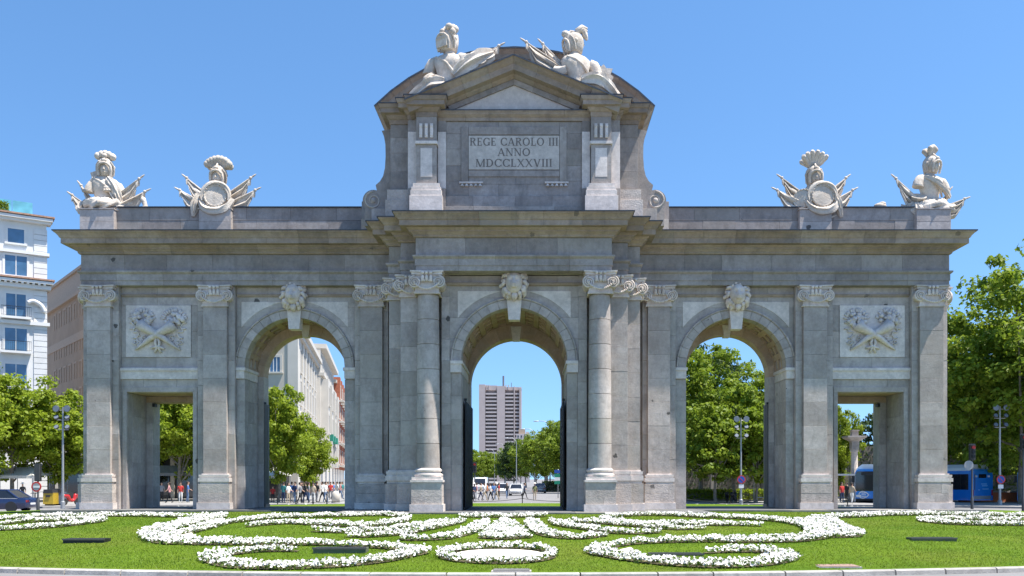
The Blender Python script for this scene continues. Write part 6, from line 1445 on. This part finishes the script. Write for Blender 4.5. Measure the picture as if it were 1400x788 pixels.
car('white car waiting at the crossing in the central arch', gx(706, 118), 78, R(-92), M['car_white'], 4.2, 1.5, 1.78, GV, 'hatch'); car('silver hatchback behind the crowd in the central arch', gx(686, 122), 82, R(-88), M['car_white'], 4.0, 1.55, 1.75, GV, 'hatch'); car('grey car at the far side of the avenue crossing', gx(738, 140), 100, R(92), M['car_grey'], 4.3, 1.5, 1.8, GV); car('grey car at the head of the queue on the avenue', gx(672, 150), 110, R(-90), M['car_grey'], 4.3, 1.5, 1.8, GV)
o = thing('white_van', 'white delivery van behind the crowd in the central arch', 'van', (gx(657, 135), 95, 0), R(-90))
MB().prism([(-2.7, .35), (2.2, .35), (2.6, .5), (2.65, 1.1), (2.0, 1.35), (1.5, 2.25), (1.2, 2.4), (-2.6, 2.45), (-2.7, 2.3)], -.98, .98).build('body', M['car_white'], o); MB().add([(2.02, -.85, 1.38), (2.02, .85, 1.38), (1.53, .8, 2.24), (1.53, -.8, 2.24)], [(0, 1, 2, 3)]).build('windscreen', M['glass_d'], o)
for wx in (-1.7, 1.7):
    for s in (-1, 1): MB().lathe([(.2, -.1), (.36, -.1), (.36, .1), (.2, .1)], 16, (wx, s*.9, .36), Matrix.Rotation(R(90), 3, 'X')).build('wheel', M['tyre'], o, True, 40)
def bus(label, x, y, rz, L=11.0):
    """nose towards -Y in local space; origin under the middle of the nose"""
    o = thing('city_bus', label, 'bus', (x, y, 0), rz, 'blue city buses'); W, H = 1.275, 3.05
    P = [(-W, .32), (W, .32), (W, 2.65), (W-.10, 2.9), (W-.32, H), (-W+.32, H), (-W+.10, 2.9), (-W, 2.65)]
    body = MB().prism(P, .0, L).build('body', M['bus_blue'], o)
    MB().prism([(-W+.1, 2.905), (W-.1, 2.905), (W-.2, H+.1), (W-.6, H+.42), (-W+.6, H+.42), (-W+.2, H+.1)], .25, L-.3).build('roof', M['bus_white'], o)
    ws = MB().prism([(-W+.06, 1.15), (W-.06, 1.15), (W-.06, 2.6), (W-.16, 2.85), (-W+.16, 2.85), (-W+.06, 2.6)], -.03, .01).build('windscreen', M['glass_d'], o); MB().box(-.75, .75, -.045, -.032, 2.52, 2.78).build('destination_board', M['dark'], ws)
    for s in (1, -1):
        MB().box(*sorted((s*(W-.005), s*(W+.012))), .25, L-.35, 1.25, 2.62).build('side_window', M['glass_d'], o)
        for k in range(6): MB().box(*sorted((s*W, s*(W+.02))), 1.6+k*1.5, 1.66+k*1.5, 1.25, 2.62).build('window_bar', M['iron'], o)
        MB().box(*sorted((s*.75, s*1.15)), -.02, .02, .62, .82).build('headlight', M['head'], o); MB().box(*sorted((s*(W-.2), s*(W-.03))), L-.01, L+.02, .75, 1.25).build('tail_light', M['tail'], o); MB().box(*sorted((s*W, s*(W+.22))), -.12, -.02, 1.9, 2.45).build('mirror', M['iron'], o)
        for wy in (2.3, L-3.0):
            wl = MB().lathe([(.28, -.02), (.46, -.02), (.48, .06), (.48, .22)], 22, (s*(W-.2), wy, .48), Matrix.Rotation(R(90*s), 3, 'Y')).build('wheel', M['tyre'], o, True, 40); MB().lathe([(.28, .2), (.1, .24)], 16, (s*(W-.2), wy, .48), Matrix.Rotation(R(90*s), 3, 'Y')).build('rim', M['rim'], wl, True)
    MB().box(-W+.05, W-.05, -.01, .02, .32, .5).build('bumper', M['iron'], o)
    # rear end: engine lid, small window, pale lettering strips
    MB().box(-.45, .45, L-.005, L+.015, 2.28, 2.62).build('rear_window', M['glass_d'], o); MB().box(-1.05, 1.05, L-.005, L+.012, .42, .72).build('rear_bumper', M['sign_grey'], o)
    pale = M['rear_print']
    for z, a, b in ((1.72, -.15, .55), (1.56, -.05, .62), (1.28, .0, .75), (1.20, -.5, -.3)): MB().box(-b, -a, L, L+.006, z, z+.07).build('rear_print_strip', pale, o)
    for s in (1, -1): MB().box(*sorted((s*.62, s*.9)), L, L+.012, 2.35, 2.5).build('rear_lamp', M['head'], o)
    # round arrow emblem on the nose
    em = MB()
    for a0, a1 in ((35, 325),):
        pts = [(-.62+.30*math.cos(R(a)), -.012, .82+.30*math.sin(R(a))) for a in range(a0, a1+1, 15)]
        em.tube(pts, .045, 6)
    for z in (.82, .98, .66): em.box(-.72, -.36, -.02, -.005, z-.035, z+.035)
    em.obox((-.25, -.012, .94), .34, .016, .08, Matrix.Rotation(R(45), 3, 'Y')); em.obox((-.25, -.014, .70), .34, .016, .08, Matrix.Rotation(R(-45), 3, 'Y')); em.build('emblem', M['sign_white'], body)
    return o
M['rear_print'] = plain('pale_blue_print', (.18, .48, .75), .5)
bus('blue city bus facing out of the right doorway with round arrow emblem', gx(1190, 77), 37, R(-20), 10.5)
rb = Vector((gx(1343, 78), 38.0, 0)); hd_ = Vector((-.39, .92, 0)); nose = rb+hd_*8.8
bus('blue city bus with its rear end showing, between the gate and the traffic light', nose.x, nose.y, math.atan2(hd_.x, -hd_.y), 8.8)
bus('blue city bus cut by the tall traffic light', gx(1414, 76), 36, R(-30), 10.5)
def motorbike(label, px, d, rz, mat):
    o = thing('motor_scooter', label, 'scooter', (gx(px, d), CY+d, .14), rz, 'scooters parked round the plaza')
    for x in (-.6, .6): MB().lathe([(.14, -.05), (.26, -.05), (.27, 0), (.26, .05), (.14, .05)], 16, (x, 0, .27), Matrix.Rotation(R(90), 3, 'X')).build('wheel', M['tyre'], o, True, 40)
    MB().tube(smooth([(-.75, 0, .75), (-.35, 0, .72), (-.1, 0, .42), (.25, 0, .40), (.45, 0, .8), (.55, 0, .55)], 4), grad([.12, .18, .14, .12, .16, .08], 21), 10).build('fairing', mat, o, True); MB().ball((-.4, 0, .86), (.34, .14, .09), 10, 6).build('seat', M['tyre'], o, True); MB().tube([(.4, -.3, 1.05), (.38, 0, 1.0), (.4, .3, 1.05)], .025, 6).build('handlebar', M['iron'], o); MB().tube([(.45, 0, .8), (.6, 0, .3)], .04, 6).build('fork', M['steel'], o)
M['scooter_red'] = paint('red_scooter_paint', (.45, .02, .02))
motorbike('red scooter parked behind the floodlight mast by the left pier', 97, 70, R(70), M['scooter_red']); motorbike('dark scooter parked in the right arch beside the mast', 1003, 76, R(60), M['iron']); motorbike('dark scooter parked in the right arch next to another scooter', 994, 77, R(75), M['iron'])

# ================================================================== PEOPLE
def person_mesh(pose):
    """one continuous skinned body; pose moves legs and arms"""
    la, ra, ll, rl, lean = pose                       # forward swing of arms and legs in metres, forward lean
    V = {'pel': (0, 0, .94), 'wst': (0, -.02-lean*.3, 1.10), 'chs': (0, -.02-lean, 1.33), 'nck': (0, -.01-lean*1.1, 1.48), 'hd0': (0, -.03-lean*1.2, 1.56), 'hd1': (0, -.03-lean*1.25, 1.66), 'hd2': (0, -.01-lean*1.25, 1.75)}
    E = [('pel', 'wst'), ('wst', 'chs'), ('chs', 'nck'), ('nck', 'hd0'), ('hd0', 'hd1'), ('hd1', 'hd2')]; RD = {'pel': (.155, .12), 'wst': (.135, .10), 'chs': (.165, .115), 'nck': (.055, .055), 'hd0': (.07, .08), 'hd1': (.085, .105), 'hd2': (.065, .08)}
    for s, n, l, a in ((1, 'L', ll, la), (-1, 'R', rl, ra)):
        V.update({'hip'+n: (s*.10, 0, .88), 'kne'+n: (s*.105, -l*.5-.03, .49), 'ank'+n: (s*.105, -l+.03, .09), 'toe'+n: (s*.12, -l-.13, .045),
                  'sho'+n: (s*.185, -.01-lean, 1.40), 'elb'+n: (s*.245, -a*.35-lean, 1.13), 'wri'+n: (s*.235, -a-lean*.8, .91+abs(a)*.45), 'pal'+n: (s*.225, -a*1.12-.02-lean*.8, .83+abs(a)*.55)})
        E += [('pel', 'hip'+n), ('hip'+n, 'kne'+n), ('kne'+n, 'ank'+n), ('ank'+n, 'toe'+n), ('chs', 'sho'+n), ('sho'+n, 'elb'+n), ('elb'+n, 'wri'+n), ('wri'+n, 'pal'+n)]
        RD.update({'hip'+n: (.095, .095), 'kne'+n: (.062, .062), 'ank'+n: (.042, .045), 'toe'+n: (.045, .035), 'sho'+n: (.065, .065), 'elb'+n: (.045, .045), 'wri'+n: (.032, .032), 'pal'+n: (.042, .03)})
    K = list(V); me = bpy.data.meshes.new('person'); me.from_pydata([V[k] for k in K], [(K.index(a), K.index(b)) for a, b in E], [])
    ob = bpy.data.objects.new('person_tmp', me); col.objects.link(ob); ob.modifiers.new('skin', 'SKIN'); sv = me.skin_vertices[0].data
    for i, k in enumerate(K): sv[i].radius = RD[k]; sv[i].use_root = (k == 'pel')
    sb_ = ob.modifiers.new('sub', 'SUBSURF'); sb_.levels = 1; sb_.render_levels = 1
    dg = bpy.context.evaluated_depsgraph_get(); m2 = bpy.data.meshes.new_from_object(ob.evaluated_get(dg)); bpy.data.objects.remove(ob)
    for k in range(4): m2.materials.append(None)
    for p in m2.polygons:
        z = p.center.z; x = abs(p.center.x); arm = x > .17 and z > .75
        if z > 1.46: i = 2
        elif arm: i = 0 if z > 1.14 else 2
        elif z > .93: i = 0
        elif z > .09: i = 1
        else: i = 3
        p.material_index = i; p.use_smooth = True
    return m2
M['skin'] = plain('skin', (.42, .25, .17), .6); M['shoe'] = plain('shoe', (.05, .045, .04), .7)
PM = [person_mesh(p) for p in ((.02, .03, .02, -.02, 0), (.25, -.22, -.26, .28, .03), (-.2, .24, .30, -.24, .02), (.30, .05, .05, -.08, .02), (.1, .28, .18, -.12, .01))]
hm = MB().ball((0, .0, 1.715), (.10, .115, .085), 12, 8).ball((0, .055, 1.65), (.085, .06, .09), 10, 6).mesh('hair', plain('dark_hair', (.035, .022, .015), .7), True); hat = MB().lathe([(.21, 1.74), (.21, 1.755), (.11, 1.765), (.10, 1.85), (.02, 1.87)], 16).mesh('hat', M['canvas'], True)
CL = {}
def cloth(n, c): CL[n] = plain('cloth_'+n, c, .85)
for n, c in (('white', (.68, .67, .64)), ('black', (.02, .02, .022)), ('navy', (.02, .035, .09)), ('red', (.42, .03, .025)), ('blue', (.06, .16, .38)), ('jeans', (.10, .16, .27)), ('beige', (.46, .37, .26)), ('grey', (.24, .24, .25)), ('teal', (.03, .17, .17)), ('orange', (.60, .20, .05)), ('pink', (.52, .25, .25)), ('yellow', (.55, .45, .10)), ('olive', (.13, .14, .06))): cloth(n, c)
def person(label, px, d, shirt, legs, pose, rz, h=1.0, hatted=False, group='people around the plaza', z=.14):
    o = bpy.data.objects.new('person', PM[pose]); col.objects.link(o); o.location = (gx(px, d), CY+d, z-.008); o.rotation_euler = (0, 0, rz); o.scale = (h,)*3
    for i, m_ in enumerate((CL[shirt], CL[legs], M['skin'], M['shoe'])): o.material_slots[i].link = 'OBJECT'; o.material_slots[i].material = m_
    link(bpy.data.objects.new('hat' if hatted else 'hair', hat if hatted else hm), o); tag(o, label, 'person', group)
rp = random.Random(9)
for px, d, sh, lg, ps, rz, h, lab in ((373, 78, 'red', 'black', 0, .4, .82, 'short person in a red top and black trousers by the awning in the left arch'), (387.5, 76, 'teal', 'navy', 0, 2.8, 1.02, 'person in a teal top and navy trousers standing in the left arch'),
    (394, 75, 'white', 'beige', 3, 1.2, .98, 'person in a white top and beige trousers in the left arch'), (399, 77, 'blue', 'grey', 0, 3.0, 1.03, 'person in a blue top and grey trousers in the left arch'), (403.5, 76, 'navy', 'jeans', 4, -.6, 1.03, 'person in a navy top and jeans in the left arch'),
    (410, 75, 'grey', 'black', 1, 1.5, 1.0, 'person in a grey top and black trousers walking in the left arch'), (413.5, 76, 'black', 'black', 0, .3, 1.02, 'person all in black with another in the left arch'), (418.5, 76, 'black', 'navy', 2, -1.4, 1.03, 'person in black and navy walking under the small plane tree'),
    (422, 78, 'grey', 'jeans', 0, 2.0, 1.0, 'person in grey and jeans beside the thin trunk in the left arch'), (428.5, 76, 'beige', 'white', 0, -.3, .98, 'person in beige and white by the dark bollard in the left arch'), (433, 79, 'black', 'grey', 3, 2.6, 1.03, 'person in black over grey in the left arch'),
    (441, 78, 'white', 'black', 1, -1.2, 1.03, 'person in white over black walking in the side street'), (445, 77, 'white', 'jeans', 4, 1.3, 1.03, 'person in white over jeans leaning to talk in the side street'), (452, 88, 'red', 'grey', 0, .2, 1.0, 'person in a red top in the crowd of the side street'), (456, 90, 'blue', 'navy', 2, 1.5, 1.0, 'person in a blue top in the crowd of the side street'),
    (461, 92, 'white', 'white', 0, -.7, 1.0, 'person all in white in the crowd of the side street'), (465, 90, 'pink', 'jeans', 1, 2.0, 1.0, 'person in a pink top in the crowd of the side street'), (448.5, 94, 'grey', 'black', 0, 1.0, 1.0, 'person in grey at the back of the side street crowd'), (468, 94, 'teal', 'grey', 0, 1.0, 1.0, 'person in teal at the back of the side street crowd'),
    (232, 77, 'pink', 'black', 1, -1.3, 1.0, 'person in a pink top walking through the left doorway view'), (247, 78, 'red', 'white', 0, .2, 1.0, 'person in red top and white trousers standing in the left doorway'), (256.5, 78, 'blue', 'jeans', 3, 1.9, 1.03, 'person in blue standing in the left doorway'), (221, 81, 'grey', 'black', 0, .5, 1.0, 'person in grey by the jamb of the left doorway'),
    (1151, 76, 'red', 'navy', 0, .4, 1.0, 'person in red waiting at the shelter in the right doorway'), (1158, 77, 'black', 'black', 0, -1, 1.0, 'person in black waiting at the shelter in the right doorway'), (1164.5, 75, 'beige', 'white', 4, 2.2, .98, 'person in beige over white beside the bus in the right doorway')):
    person(lab, px, d, sh, lg, ps, rz, h)
for px, d, sh, lg, ps, hh, lab in ((644.5, 84, 'black', 'black', 1, 0, 'person in black crossing beside the left jamb of the central arch'), (648, 86, 'navy', 'grey', 2, 1, 'person in navy with white hat crossing in the central arch'), (657, 92, 'beige', 'navy', 1, 0, 'person in beige crossing in the central arch'), (662, 90, 'white', 'beige', 2, 0, 'person in white over beige crossing in the central arch'), (666.5, 94, 'orange', 'grey', 0, 0, 'person in orange crossing in the central arch'), (671, 91, 'white', 'black', 1, 0, 'person in white over black crossing in the central arch'),
    (675, 95, 'blue', 'jeans', 2, 0, 'person in blue crossing in the central arch'), (679, 92, 'grey', 'beige', 1, 1, 'person in grey with white hat crossing in the central arch'), (682, 96, 'red', 'black', 0, 0, 'person in red crossing in the central arch'), (693, 98, 'black', 'jeans', 1, 0, 'person in black over jeans crossing in the central arch'), (717, 99, 'navy', 'black', 2, 0, 'person in navy over black walking alone past the white car'), (731, 90, 'olive', 'beige', 0, 1, 'person in olive with white hat standing right of the cars in the central arch'), (652, 97, 'pink', 'white', 0, 0, 'person in pink at the traffic light in the central arch')):
    person(lab, px, d, sh, lg, ps, rp.choice((-1.5, 1.5, .4)), 1.0, bool(hh), 'people crossing the avenue', 0)
person('person with white hat sitting down behind the dark blue car', 31, 77, 'black', 'black', 0, .3, .95, True)
